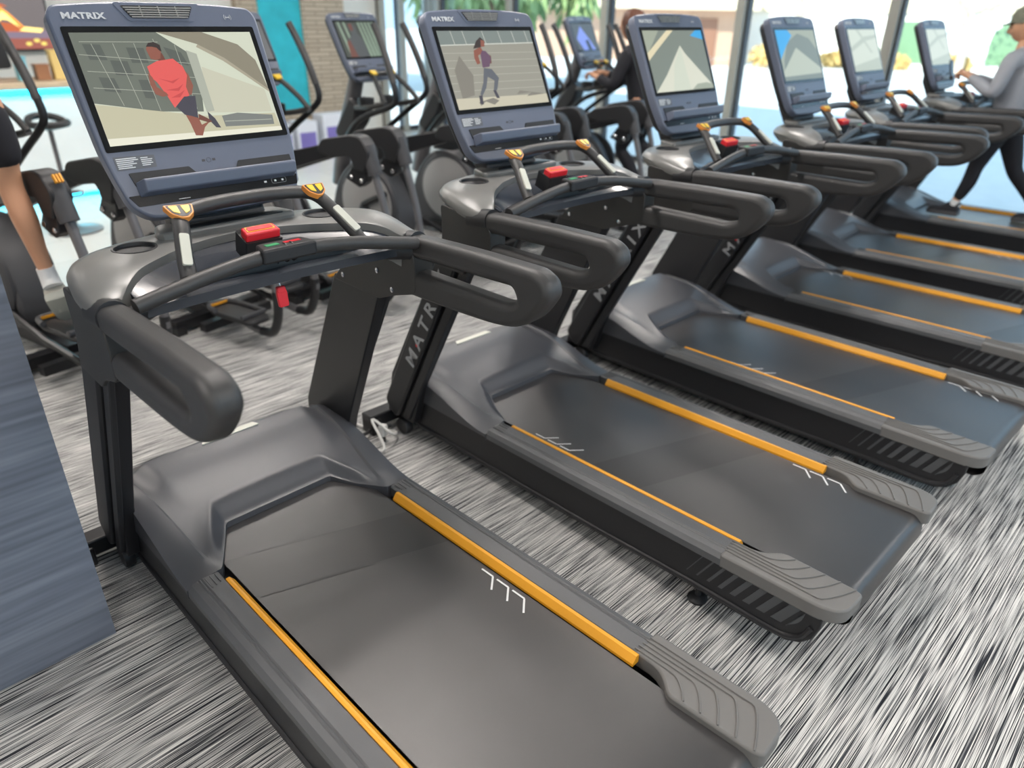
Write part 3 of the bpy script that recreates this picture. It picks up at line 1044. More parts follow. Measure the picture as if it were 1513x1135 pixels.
    # device shelf: dark back step, pale sloping front, dark well below
    rc = roundpoly([(-.212, -.206), (-.062, -.206), (-.046, -.226), (.062, -.226), (.074, -.206), (.228, -.206), (.228, -.24), (-.205, -.24)], .003)
    obj('shelf_step', cprism(rc, -.001, .0035), M_BLACKP, con)
    sh = bmesh.new()
    for_x = (-.205, .222)
    prof = [(-.230, .002), (-.230, .034), (-.236, .040), (-.262, .030), (-.268, .002)]
    a_ = [sh.verts.new(C_M @ Vector((for_x[0] - (.0 if i in (0, 4) else -.012), y, z))) for i, (y, z) in enumerate(prof)]
    b_ = [sh.verts.new(C_M @ Vector((for_x[1] - (.0 if i in (0, 4) else .002), y, z))) for i, (y, z) in enumerate(prof)]
    sh.faces.new(a_); sh.faces.new(b_[::-1])
    for i in range(5):
        sh.faces.new((a_[i], a_[(i + 1) % 5], b_[(i + 1) % 5], b_[i]))
    obj('device_shelf', sh, M_CONS, con, bevel=.003)
    wl = obj('control_strip', cprism(roundpoly([(-.232, -.262), (.230, -.262), (.224, -.290), (-.215, -.290)], .004), -.001, .0025), mat('gloss black strip', (.006, .006, .008), .15), con)
    b = bmesh.new()
    for (x, wd) in ((.130, .008), (.160, .006), (.182, .006)):
        cprism([(x - wd / 2, -.271), (x + wd / 2, -.271), (x + wd / 2, -.276), (x - wd / 2, -.276)], .002, .0032, b)
    for (x, wd) in ((-.10, .03),):
        cprism([(x - wd / 2, -.284), (x + wd / 2, -.284), (x + wd / 2, -.2855), (x - wd / 2, -.2855)], .002, .0032, b)
    obj('strip_marks', b, M_WHITE, con)
    b = bmesh.new()
    pts = [C_M @ Vector((.171 + x, -.2735 + y, .0028)) for x, y in roundpoly([(-.022, .007), (.022, .007), (.022, -.007), (-.022, -.007)], .005)]
    tube(b, pts + [pts[0]], .0005, 5)
    obj('key_outline', b, M_LOGO, con)
    return root, belt, con

def S(*a):  # swatch names stay plain
    return a

def picture(con, polys, pal):
    bm_mats = []
    me_b = bmesh.new()
    z = .0022
    names = []
    for (nm, pts, col) in polys:
        pm = pal[col]
        if pm not in bm_mats: bm_mats.append(pm)
        n0 = len(me_b.faces)
        vs = [me_b.verts.new(C_M @ Vector((max(-.231, min(.231, x)), max(-.137, min(.137, y)), z))) for x, y in pts]
        f = me_b.faces.new(vs)
        f.material_index = bm_mats.index(pm)
        z += .00006
        names.append(nm)
    me = bpy.data.meshes.new('screen_picture')
    me_b.to_mesh(me); me_b.free()
    o = bpy.data.objects.new('screen_picture', me)
    COL.objects.link(o)
    for x in bm_mats: me.materials.append(x)
    o.parent = con
    return o

PAL = {}
def C(name, *rgb, s=0.82):
    PAL[name] = pic(name, rgb, s)
C('pale sky', 205, 210, 190); C('glass facade', 104, 110, 100); C('facade dark', 84, 90, 84); C('beige wall', 190, 186, 158)
C('arch', 136, 130, 112); C('arch edge', 165, 158, 138); C('block', 196, 195, 174); C('walk', 226, 224, 205); C('skin', 140, 82, 66); C('skin dark', 108, 62, 50)
C('hair', 48, 36, 34); C('coral shirt', 222, 88, 84); C('shirt fold', 196, 66, 66); C('shorts', 62, 60, 72); C('grid', 168, 172, 158); C('car', 118, 122, 118)
C('stone wall', 150, 148, 136); C('stone line', 178, 176, 164); C('band', 122, 132, 128); C('bandline', 200, 202, 192); C('floor', 196, 190, 168); C('shade', 128, 124, 114)
C('purple', 100, 72, 96); C('legging', 92, 96, 104); C('tent', 214, 214, 196); C('ridge', 124, 132, 122); C('cream', 224, 212, 176); C('blue', 60, 165, 225)
C('olive', 160, 166, 148); C('washed', 205, 210, 192); C('washed dark', 180, 186, 168); C('teal blue', 120, 170, 215); C('forest', 60, 66, 58); C('forest light', 140, 160, 140)
C('slate', 78, 82, 84); C('periwinkle', 130, 150, 235); C('ink', 40, 50, 70); C('glow', 165, 205, 235)

FULL = [(-.231, .137), (.231, .137), (.231, -.137), (-.231, -.137)]
def line(a, b, wd=.0012):
    d = Vector((b[0] - a[0], b[1] - a[1])).normalized()
    n = Vector((-d.y, d.x)) * wd / 2
    return [(a[0] + n.x, a[1] + n.y), (b[0] + n.x, b[1] + n.y), (b[0] - n.x, b[1] - n.y), (a[0] - n.x, a[1] - n.y)]

def pic_man():
    p = [('sky', FULL, 'pale sky'),
         ('facade', [(-.234, .137), (-.026, .137), (.049, .076), (.041, -.012), (.027, -.07), (-.082, -.062), (-.231, -.032)], 'glass facade')]
    for q in ([(-.21, .11), (-.17, .108), (-.165, .07), (-.205, .072)], [(-.16, .07), (-.12, .066), (-.118, .03), (-.158, .034)], [(-.112, .10), (-.07, .098), (-.07, .06), (-.11, .062)],
              [(-.20, .03), (-.165, .026), (-.16, -.01), (-.197, -.004)], [(-.11, .02), (-.085, .018), (-.083, -.03), (-.108, -.026)], [(-.02, .10), (.02, .085), (.03, .05), (-.01, .06)]):
        p.append(('pane', q, 'facade dark'))
    for a, b in (((-.225, .085), (.045, .055)), ((-.22, .045), (.045, .018)), ((-.22, .005), (.04, -.025)), ((-.19, .11), (-.165, -.042)), ((-.14, .11), (-.125, -.052)), ((-.09, .11), (-.082, -.06)), ((-.215, .115), (-.03, .112)), ((-.04, .12), (-.03, -.06)), ((.01, .105), (.012, -.062))):
        p.append(('grid', line(a, b, .0014), 'grid'))
    p += [('canopy', [(-.026, .137), (.092, .137), (.183, .103), (.22, .06), (.231, -.022), (.181, .024), (.132, .068), (.071, .105)], 'arch'),
          ('edge', [(.071, .105), (.132, .068), (.181, .024), (.231, -.022), (.231, -.030), (.176, .018), (.126, .060), (.065, .098)], 'arch edge'),
          ('block', [(.062, .046), (.218, -.021), (.219, -.084), (.035, -.074)], 'block'),
          ('col', [(.035, .09), (.06, .08), (.056, -.07), (.034, -.072)], 'grid'),
          ('wall', [(-.231, -.035), (-.082, -.062), (.029, -.082), (.225, -.088), (.231, -.137), (-.231, -.137)], 'beige wall'),
          ('cars', [(.071, -.085), (.117, -.08), (.216, -.093), (.213, -.119), (.072, -.114)], 'car'),
          ('carl', line((.075, -.1), (.21, -.105), .002), 'grid'),
          ('walk', [(-.231, -.119), (.231, -.126), (.231, -.137), (-.231, -.137)], 'walk'),
          ('armr', [(.005, .054), (.019, .028), (.022, -.002), (.01, -.025), (-.002, -.024), (.005, .008)], 'skin'),
          ('shoe', [(.036, -.071), (.05, -.09), (.058, -.116), (.045, -.114), (.033, -.094)], 'shorts'),
          ('leg', [(-.024, -.075), (.006, -.081), (.009, -.104), (.036, -.095), (.015, -.111), (.002, -.132), (-.016, -.13), (-.019, -.099)], 'skin'),
          ('leg', [(.010, -.075), (.030, -.088), (.040, -.098), (.030, -.10), (.006, -.09)], 'skin dark'),
          ('neck', [(-.05, .072), (-.030, .085), (-.026, .066), (-.040, .060)], 'skin dark'),
          ('shirt', [(-.078, .051), (-.049, .064), (-.007, .069), (.012, .048), (.015, .025), (.002, -.004), (.003, -.027), (-.016, -.032), (-.045, -.056), (-.054, -.024), (-.067, .011), (-.077, .023)], 'coral shirt'),
          ('fold', [(-.060, .02), (-.03, .012), (-.005, .02), (-.028, .006)], 'shirt fold'), ('fold', [(-.052, -.01), (-.02, -.006), (-.002, .004), (-.02, -.014)], 'shirt fold'), ('fold', [(-.045, -.03), (-.02, -.02), (-.004, -.012), (-.022, -.03)], 'shirt fold'),
          ('shorts', [(-.041, -.053), (-.012, -.029), (.018, -.028), (.006, -.086), (-.012, -.079), (-.026, -.075)], 'shorts'),
          ('arml', [(-.081, .036), (-.074, .023), (-.072, -.001), (-.053, -.017), (-.050, -.024), (-.066, -.026), (-.081, -.019), (-.086, .006)], 'skin'),
          ('head', [(-.066, .093), (-.06, .104), (-.047, .11), (-.032, .104), (-.031, .087), (-.038, .07), (-.05, .066), (-.062, .070), (-.064, .08)], 'skin'),
          ('hair', [(-.064, .1), (-.055, .110), (-.041, .112), (-.028, .104), (-.029, .087), (-.034, .090), (-.038, .097), (-.05, .1)], 'hair')]
    return p

def pic_woman():
    p = [('wall', FULL, 'stone wall'),
         ('band', [(-.231, .137), (.231, .137), (.231, .089), (-.231, .085)], 'band')]
    for y in (.06, .034, .008, -.018, -.045, -.072):
        p.append(('course', line((-.231, y), (.231, y - .004), .0018), 'stone line'))
    for x in (-.17, -.115, -.02, .06, .13, .2):
        p.append(('post', line((x, .137), (x + .006, .087), .0025), 'bandline'))
    p.append(('rail', line((-.231, .087), (.231, .091), .004), 'bandline'))
    p += [('shadew', [(-.16, .05), (-.12, -.02), (-.14, -.09), (-.2, -.1), (-.2, .0)], 'shade'),
          ('floor', [(-.231, -.098), (.231, -.104), (.231, -.137), (-.231, -.137)], 'floor'),
          ('palm', [(.09, -.085), (.2, -.10), (.215, -.104), (.12, -.108), (.15, -.094), (.07, -.098)], 'shade'),
          ('shadow', [(-.129, -.116), (-.055, -.104), (-.028, -.115), (-.057, -.129), (-.095, -.115), (-.123, -.129)], 'shade'),
          ('armb', [(-.085, .067), (-.048, .079), (-.038, .06), (-.07, .049), (-.07, .021), (-.086, .017), (-.092, .04)], 'skin'),
          ('armf', [(-.025, .052), (-.008, .047), (-.015, .019), (-.026, .019)], 'skin dark'),
          ('legs', [(-.06, .004), (-.023, -.001), (.001, -.034), (-.025, -.078), (-.042, -.077), (-.025, -.043), (-.053, -.028), (-.075, -.067), (-.104, -.094), (-.113, -.089), (-.082, -.047)], 'legging'),
          ('top', [(-.058, .052), (-.045, .066), (-.028, .064), (-.016, .05), (-.011, .038), (-.031, .007), (-.065, .005)], 'purple'),
          ('shoea', [(-.121, -.093), (-.104, -.092), (-.110, -.125), (-.125, -.121)], 'shorts'),
          ('shoeb', [(-.045, -.077), (-.031, -.078), (-.022, -.107), (-.038, -.106)], 'shorts'),
          ('hair', [(-.085, .073), (-.061, .1), (-.037, .114), (-.021, .1), (-.036, .08), (-.059, .076)], 'hair'),
          ('face', [(-.038, .104), (-.021, .1), (-.027, .08), (-.046, .079)], 'skin')]
    return p

def pic_ridge():
    return [('bg', FULL, 'ridge'),
            ('light', [(-.231, .137), (-.11, .137), (-.231, .03)], 'olive'),
            ('tent', [(.03, .068), (.057, .031), (.231, -.125), (.231, -.137), (-.231, -.137), (-.124, -.062)], 'tent'),
            ('face', [(.03, .068), (.04, -.137), (-.10, -.137), (-.05, -.02)], 'washed'),
            ('mound', [(.05, -.137), (.10, -.112), (.18, -.108), (.231, -.118), (.231, -.137)], 'olive'),
            ('stripe', [(-.048, .137), (.002, .137), (-.155, .049), (-.231, .004), (-.231, .037)], 'cream'),
            ('blue', [(.183, .137), (.231, .137), (.231, .093), (.13, .112)], 'blue')]
def pic_peak():
    return [('bg', FULL, 'olive'),
            ('peak', [(-.2, -.03), (-.12, .07), (.02, .118), (.15, .09), (.231, .02), (.231, -.137), (-.231, -.137)], 'ridge'),
            ('sand', [(-.231, -.09), (-.03, .04), (.231, -.08), (.231, -.137), (-.231, -.137)], 'washed dark'),
            ('blue', [(-.231, .137), (-.09, .137), (-.05, .108), (-.14, .05), (-.231, -.02)], 'blue'),
            ('bar', [(-.231, -.115), (.231, -.108), (.231, -.137), (-.231, -.137)], 'ridge')]
def pic_washed(k):
    return [('bg', FULL, 'washed'),
            ('a', [(-.231, .02), (.02, .09), (.231, .10), (.231, .08), (.03, .06), (-.231, -.01)], 'washed dark'),
            ('b', [(-.10 + k, .137), (-.06 + k, .137), (.12 + k * .5, -.02), (.09 + k * .5, -.02)], 'washed dark'),
            ('c', [(-.231, -.10), (.231, -.05), (.231, -.137), (-.231, -.137)], 'washed dark')]

tm, belt, con = make_treadmill()

def marks(belt_obj, ys, splice):
    """white corner marks printed on the belt, and its diagonal joint"""
    for s, y0 in ys:
        bm = bmesh.new()
        for k in range(3):
            y = y0 - .062 * k
            q = [(s * .250, y), (s * .250, y - .046), (s * .210, y - .082)]
            a = [Vector((x, yy, 0.2062)) for x, yy in q]
            for u, v in zip(a, a[1:]):
                d = (v - u).normalized(); nrm = Vector((-d.y, d.x, 0)) * .0028
                vs = [bm.verts.new(w_) for w_ in (u + nrm, v + nrm, v - nrm, u - nrm)]
                bm.faces.new(vs)
        o = obj('belt_marks', bm, M_WHITE, belt_obj); tilt(o.data)
        for v in o.data.vertices: v.co.z += .0004
    if splice is not None:
        y = splice
        bm = bmesh.new()
        vs = [bm.verts.new(v) for v in ((-.2655, y, .2055), (.2655, y - .185, .2055), (.2655, y - .395, .2055), (-.2655, y - .21, .2055))]
        bm.faces.new(vs)
        o = obj('joint_band', bm, M_BAND, belt_obj); tilt(o.data)
        bm = bmesh.new()
        for yy in (y, y - .21):
            vs = [bm.verts.new(v) for v in ((-.2655, yy, .2058), (.2655, yy - .185, .2058), (.2655, yy - .188, .2058), (-.2655, yy - .003, .2058))]
            bm.faces.new(vs)
        o = obj('joint_line', bm, M_SPLICE, belt_obj); tilt(o.data)

TP = [(0, 0, 0), (1.1674772, .0412652, -.0081221), (2.2978069, -.0063873, -.0228837), (3.4728275, -.0360231, -.0067796), (4.6501224, .0582720, .0015198), (6.0397723, .0240152, .0001077)]
labels = ['nearest black treadmill, its screen showing a man in a coral shirt running',
          'black treadmill beside the nearest one, its screen showing a woman running past a grey wall',
          'black treadmill whose screen shows a pale tent-like peak with a blue top right corner',
          'black treadmill whose screen has a bright blue top left corner over a grey mountain',
          'black treadmill with a washed out pale screen, nearer neighbour of the walking man',
          'farthest black treadmill, the one the man in the cap is walking on']
mk = [([(1, -.458)], .10), ([(1, -.875), (-1, -.085)], -.37), ([(1, -1.0), (-1, -.225)], -.545), ([(1, .12)], -.9), ([(1, -.62)], -.12), ([], -.25)]
pics = [pic_man(), pic_woman(), pic_ridge(), pic_peak(), pic_washed(0), pic_washed(.03)]
roots = [tm]
for i in range(1, 6):
    roots.append(copy_tree(tm))
for i, r in enumerate(roots):
    r.location = (TP[i][0], TP[i][1], 0)
    r.rotation_euler = (0, 0, TP[i][2])
    tag(r, labels[i], 'treadmill', 'row of treadmills')
    b = [c for c in r.children if c.name.startswith('running_belt')][0]
    cn = [c for c in r.children if c.name.startswith('console')][0]
    marks(b, *mk[i])
    picture(cn, pics[i], PAL)
for m_ in [c for c in tm.children if c.name.startswith('mast')]:
    for l_ in [c for c in m_.children if c.name.startswith(('lettering', 'red_dot'))]:
        if l_.data.vertices[0].co.x < 0:
            bpy.data.objects.remove(l_)

# stop key hanging under the crossbar of the nearest treadmill, and a folded label card
def stop_key(i, label):
    tx, ty, tr = TP[i]
    t = empty('stop_key', (tx, ty, 0), tr, label, 'safety key', 'safety keys hanging from the crossbars')
    M = frame((.016, .062, .965), (1, 0, 0), (0, .15, 1))
    obj('tag', cprism(roundpoly([(-.014, -.030), (.014, -.030), (.015, .010), (.010, .022), (-.010, .022), (-.015, .010)], .006), -.005, .005, M=M), M_RED, t, bevel=.002)
    obj('tag_cap', cprism(roundpoly([(-.012, .008), (.012, .008), (.012, .026), (-.012, .026)], .006), -.0065, .0065, M=M), M_RED, t, bevel=.002)
    obj('cord', T([(.016, .065, .99), (.014, .066, 1.01), (.012, .055, 1.05), (.010, .02, 1.095)], .0022, 6, 4), M_CHROME, t)
stop_key(0, 'red plastic stop key dangling under the crossbar of the nearest treadmill')
stop_key(4, 'small red stop key under the crossbar of the treadmill beside the walking man')

# ------------------------------------------------------------------ column on the left
def column():
    o = obj('column', Bx((-1.0, .56, CZ / 2), (.908, .586, CZ)), BRUSHED)
    struct(o)
    o.name = 'wall_column'
column()

# ------------------------------------------------------------------ elliptical trainers
def make_elliptical():
    root = empty('elliptical_trainer', (0, 0, 0))
    P = root
    bm = bmesh.new()
    box(bm, (0, 1.08, .07), (.10, 1.1, .07))
    box(bm, (0, .62, .05), (.60, .07, .06)); box(bm, (0, 1.58, .05), (.58, .08, .06))
    box(bm, (0, .45, .06), (.46, .05, .05))
    for s in (1, -1):
        box(bm, (s * .28, .62, .025), (.06, .10, .05))
    obj('base_frame', bm, M_BLK2, P)
    # drive housing with two pale disc covers
    hs = [(.82, .13), (.80, .34), (.90, .56), (1.05, .68), (1.25, .68), (1.40, .52), (1.48, .30), (1.46, .12)]
    ho = obj('drive_housing', prism_x(roundpoly(hs, .12), -.10, .10), M_DGREY, P, bevel=.02)
    for s in (1, -1):
        b = bmesh.new()
        lathe(b, [(.27, -.02), (.275, 0), (.26, .015), (.02, .035)], 36, Matrix.Translation((s * .11, 1.08, .40)) @ Matrix.Rotation(R(90 * s), 4, 'Y'))
        obj('disc_rim', b, M_DGREY, ho, smooth=True)
        b = bmesh.new()
        lathe(b, [(.24, .010), (.238, .024), (.16, .038), (.075, .044)], 36, Matrix.Translation((s * .11, 1.08, .40)) @ Matrix.Rotation(R(90 * s), 4, 'Y'))
        obj('disc_cover', b, M_GREY, ho, smooth=True)
        b = bmesh.new()
        lathe(b, [(.05, .03), (.05, .046), (.02, .05)], 24, Matrix.Translation((s * .11, 1.08, .36)) @ Matrix.Rotation(R(90 * s), 4, 'Y'))
        obj('disc_hub', b, M_DGREY, ho, smooth=True)
        # crank arm across the disc
        b = T([(s * .165, 1.08, .40), (s * .165, .86 + (.08 if s > 0 else 0), .28 if s > 0 else .50)], .022, 8)
        obj('crank', b, M_BLK2, ho, smooth=True)
    # sloping column and the neck to the console
    b = bmesh.new()
    tube(b, [(0, 1.46, .48), (0, 1.36, .85), (0, 1.22, 1.20), (0, 1.17, 1.40)], [.062, .045], 12, 4, sx=1.0, sy=1.1)
    obj('console_mast', b, M_TUBE, P, smooth=True)
    b = prism_x(roundpoly([(1.32, .80), (1.18, .94), (1.14, 1.06), (1.22, 1.12), (1.40, .86)], .04), -.085, .085)
    obj('mast_cover', b, M_BLACKP, P, bevel=.02)
    # bottle shelf
    for s in (1, -1):
        b = bmesh.new()
        lathe(b, [(.040, -.05), (.056, 0), (.056, .03), (.048, .03), (.044, -.03)], 20, Matrix.Translation((s * .11, 1.03, 1.09)))
        obj('bottle_cup', b, M_BLACKP, P, smooth=True)
    # console: the same design, smaller
    c = con.copy(); COL.objects.link(c); c.parent = P
    k = .84
    c.scale = (k, k, k)
    c.location = Vector((0, 1.14, 1.475)) - O_C * k
    for ch in list(con.children):
        if ch.name.startswith(('screen_picture', 'console_neck')): continue
        copy_tree(ch, c)
    # fixed handlebar with key pads
    hp = [(-.17, .80, 1.10), (-.15, .86, 1.17), (-.11, .94, 1.25), (-.09, .98, 1.265), (0, 1.00, 1.268), (.09, .98, 1.265), (.11, .94, 1.25), (.15, .86, 1.17), (.17, .80, 1.10)]
    hb = bmesh.new()
    tube(hb, hp, .016, 10, 4)
    tube(hb, [(-.17, .80, 1.10), (-.17, .95, 1.07), (-.10, 1.14, 1.05)], .018, 10, 4)
    tube(hb, [(.17, .80, 1.10), (.17, .95, 1.07), (.10, 1.14, 1.05)], .018, 10, 4)
    hbo = obj('fixed_handlebar', hb, M_PAD, P, smooth=True)
    for s in (1, -1):
        Mk = frame((s * .092, .955, 1.285), (1, 0, 0), (0, .72, .55))
        obj('key_pad', cprism(roundpoly([(-.028, .018), (.028, .018), (.020, -.020), (-.020, -.020)], .005), -.012, .001, M=Mk), M_YELLOW, hbo, bevel=.002)
    # swing handles
    for s in (1, -1):
        dy = .04 if s > 0 else -.12
        pts = [(s * .15, 1.24, .78), (s * .19, 1.16, .86), (s * .225, .98, 1.00), (s * .245, .80 + dy, 1.10), (s * .255, .75 + dy, 1.17), (s * .250, .79 + dy, 1.30), (s * .235, .88 + dy, 1.50), (s * .230, .92 + dy, 1.56)]
        sh = obj('swing_handle', T(pts, .019, 10, 4), M_BLK2, P, smooth=True)
        obj('grip', T([(s * .2525, .765 + dy, 1.24), (s * .246, .81 + dy, 1.36), (s * .234, .885 + dy, 1.51), (s * .229, .925 + dy, 1.575)], .0215, 12, 4), M_PAD, sh, smooth=True)
        b = T([(s * .10, 1.24, .78), (s * .19, 1.24, .78)], .04, 16)
        obj('pivot', b, M_BLACKP, sh, smooth=True)
    # suspension links: beam, elbow cover, tube down, hooked foot arm, pedal
    for s in (1, -1):
        x = s * .13
        zz = .0 if s < 0 else .015
        bm = bmesh.new()
        prism_x([(1.18, .70), (1.18, .78), (.30, .985 + zz), (.22, .955 + zz), (.30, .91 + zz), (1.0, .70)], x - .022, x + .022, bm)
        beam = obj('link_beam', bm, M_BLK2, P, bevel=.006)
        cv = roundpoly([(.40, .93 + zz), (.36, 1.00 + zz), (.12, 1.045 + zz), (.05, 1.035 + zz), (-.005, .955 + zz), (.04, .85 + zz), (.12, .86 + zz), (.14, .93 + zz), (.30, .905 + zz)], [.03, .04, .05, .04, .03, .01, .01, .03, .03])
        cov = obj('elbow_cover', prism_x(cv, x - .045, x + .045), M_BLACKP, P, bevel=.022, bseg=4)
        slv = T([(x, .045, .985 + zz), (x, -.005, .84 + zz)], [.042, .040], 16)
        obj('sleeve', slv, M_DGREY, cov, smooth=True)
        b = prism_x([(.14, .88 + zz), (.20, .80 + zz), (.10, .76 + zz), (.05, .79 + zz), (.04, .86 + zz)], x - .028, x + .028)
        obj('link_bracket', b, M_BLK2, P, bevel=.006)
        for (y, z) in ((.075, .80 + zz), (.15, .815 + zz)):
            for ss in (1, -1):
                bm = lathe(bmesh.new(), [(.013, 0), (.013, .007), (.006, .012)], 14, Matrix.Translation((x + ss * .028, y, z)) @ Matrix.Rotation(R(90 * ss), 4, 'Y'))
                obj('bolt', bm, M_CHROME, cov, smooth=True)
        zp = .30 if s > 0 else .19
        zl = .14 if s > 0 else .10
        pts = [(x, -.0, .84 + zz), (x, -.07, .60), (x, -.10, .36), (x, -.085, zl + .12), (x, -.03, zl + .02), (x, .06, zl), (x, .16, zl + .01)]
        lt = obj('link_tube', T(pts, .021, 12, 5), M_TUBE, P, smooth=True)
        obj('hook_sleeve', T(pts[2:6] , .0245, 12, 5), M_BLK2, lt, smooth=True)
        obj('pedal_arm', T([(x, .14, zl + .01), (x, .55, zl + .06), (x * .9, .95, .26 if s < 0 else .36)], .018, 8), M_BLK2, P, smooth=True)
        pp = roundpoly([(x - .075, .10), (x - .055, .055), (x + .055, .055), (x + .075, .10), (x + .080, .36), (x + .055, .43), (x - .055, .43), (x - .080, .36)], .03)
        pd = obj('pedal', prism_z(pp, zp - .045, zp - .018), M_BLACKP, P, bevel=.008)
        pr_ = [Vector((a, b_, zp - .008)) for a, b_ in pp]
        b = bmesh.new()
        half = [v for v in pr_ if v.y > .12]
        tube(b, half, .014, 8)
        obj('pedal_rim', b, M_DGREY, pd, smooth=True)
        obj('orange_edge', Bx((x, .405, zp - .004), (.11, .006, .012)), M_ORANGE, pd)
        obj('pedal_post', T([(x, .24, zl + .02), (x, .24, zp - .04)], .022, 8), M_BLK2, pd)
    return root, c

el, elcon = make_elliptical()
EX = [.10, .90, 1.64, 2.50, 3.26, 4.04, 4.86]
elab = ['elliptical trainer at far left, a white shoe and bare calf on its pedal',
        'elliptical trainer whose hooked foot arms show below the nearest console',
        'elliptical trainer with a blank grey screen in front of the turquoise panel',
        'elliptical trainer whose dark screen shows a forest, right of the stone wall',
        'elliptical trainer mostly hidden behind the screen showing the running woman',
        'elliptical trainer with a light blue screen beside the drooping tree',
        'elliptical trainer used by the woman in black, triangle on its screen']
C('dead screen', 92, 94, 96)
C('dim blue', 150, 190, 225)
def epic(k):
    if k == 3:
        p = [('bg', FULL, 'forest')]
        for x in (-.20, -.14, .02, .06, .10, .14, .18, .215):
            p.append(('trunk', [(x, .137), (x + .018, .137), (x + .05, -.137), (x + .02, -.137)], 'forest light'))
        p += [('fig', [(-.10, .10), (-.06, .137), (-.02, .10), (-.02, .05), (.02, .0), (.03, -.137), (-.19, -.137), (-.15, .0), (-.08, .04)], 'slate'),
              ('face', [(-.09, .12), (-.05, .125), (-.05, .07), (-.085, .07)], 'skin dark'), ('arm', [(-.17, -.02), (-.13, .0), (-.10, -.137), (-.18, -.137)], 'skin dark')]
        return p
    if k == 5: return [('bg', FULL, 'dim blue'), ('lt', [(-.231, .05), (.1, .137), (.231, .0), (.231, -.137), (-.1, -.137)], 'glow')]
    if k == 6: return [('bg', FULL, 'slate'), ('tri', [(-.05, .11), (-.19, -.02), (-.10, -.137), (.16, -.137), (.10, -.05)], 'periwinkle'), ('fig', [(-.02, -.04), (.05, -.03), (.09, -.137), (0, -.137)], 'ink')]
    return [('bg', FULL, 'dead screen')]
els = [el] + [copy_tree(el) for _ in EX[1:]]
for k, r in enumerate(els):
    r.location = (EX[k], 1.8, 0)
    r.rotation_euler = (0, 0, R(12))
    if k == 0:      # this one is in use: left pedal up, right pedal down; only it shows orange elbow stripes
        for pd in [c for c in r.children if c.name.startswith('pedal') and not c.name.startswith('pedal_arm')]:
            left = pd.data.vertices[0].co.x < 0
            if pd.name.startswith('pedal_post'):
                if left:
                    b = T([(-.13, .24, .11), (-.13, .24, .30)], .022, 8)
                    me = bpy.data.meshes.new('pedal_post'); b.to_mesh(me); b.free(); me.materials.append(M_BLK2); pd.data = me
            elif left:
                pd.location.z = .145
            else:
                pd.location.z = -.09
        for x in (.13, -.13):
            bm = bmesh.new()
            Ms = frame((x, .000, 1.022), (1, 0, 0), (0, .55, .83))
            for q in range(3):
                cprism([(-.016 + q * .0125, -.020), (-.009 + q * .0125, -.020), (-.009 + q * .0125, .016), (-.016 + q * .0125, .016)], -.01, .0045, bm, Ms)
            ec = [c for c in r.children if c.name.startswith('elbow_cover')][0 if x > 0 else 1]
            obj('orange_stripes', bm, M_ORANGE, ec)
    tag(r, elab[k], 'elliptical trainer', 'row of elliptical trainers')
    cc = [c for c in r.children if c.name.startswith('console') and not c.name.startswith('console_')][0]
    picture(cc, epic(k), PAL)

# ------------------------------------------------------------------ people
def skin(name, nodes, edges, m, parent=None, sub=2, root=None):
    """one continuous surface grown round a skeleton; nodes: name -> (pos, rx, ry)"""
    me = bpy.data.meshes.new(name)
    names = list(nodes)
    me.from_pydata([nodes[n][0] for n in names], [(names.index(a), names.index(b)) for a, b in edges], [])
    o = bpy.data.objects.new(name, me)
    COL.objects.link(o)
    o.modifiers.new('skin', 'SKIN')
    lay = me.skin_vertices[0] if me.skin_vertices else None
    if lay is None:
        bm = bmesh.new(); bm.from_mesh(me); bm.verts.layers.skin.verify(); bm.to_mesh(me); bm.free(); lay = me.skin_vertices[0]
    for i, n in enumerate(names):
        r = nodes[n][1:]
        lay.data[i].radius = (r[0], r[1] if len(r) > 1 else r[0])
        lay.data[i].use_root = (n == (root or names[0]))
    s = o.modifiers.new('sub', 'SUBSURF'); s.levels = sub; s.render_levels = sub
    dg = bpy.context.evaluated_depsgraph_get()
    nm = bpy.data.meshes.new_from_object(o.evaluated_get(dg))
    o.modifiers.clear()
    o.data = nm
    bpy.data.meshes.remove(me)
    nm.name = name
    nm.materials.clear(); nm.materials.append(m)
    for p in nm.polygons: p.use_smooth = True
    if parent: o.parent = parent
    return o

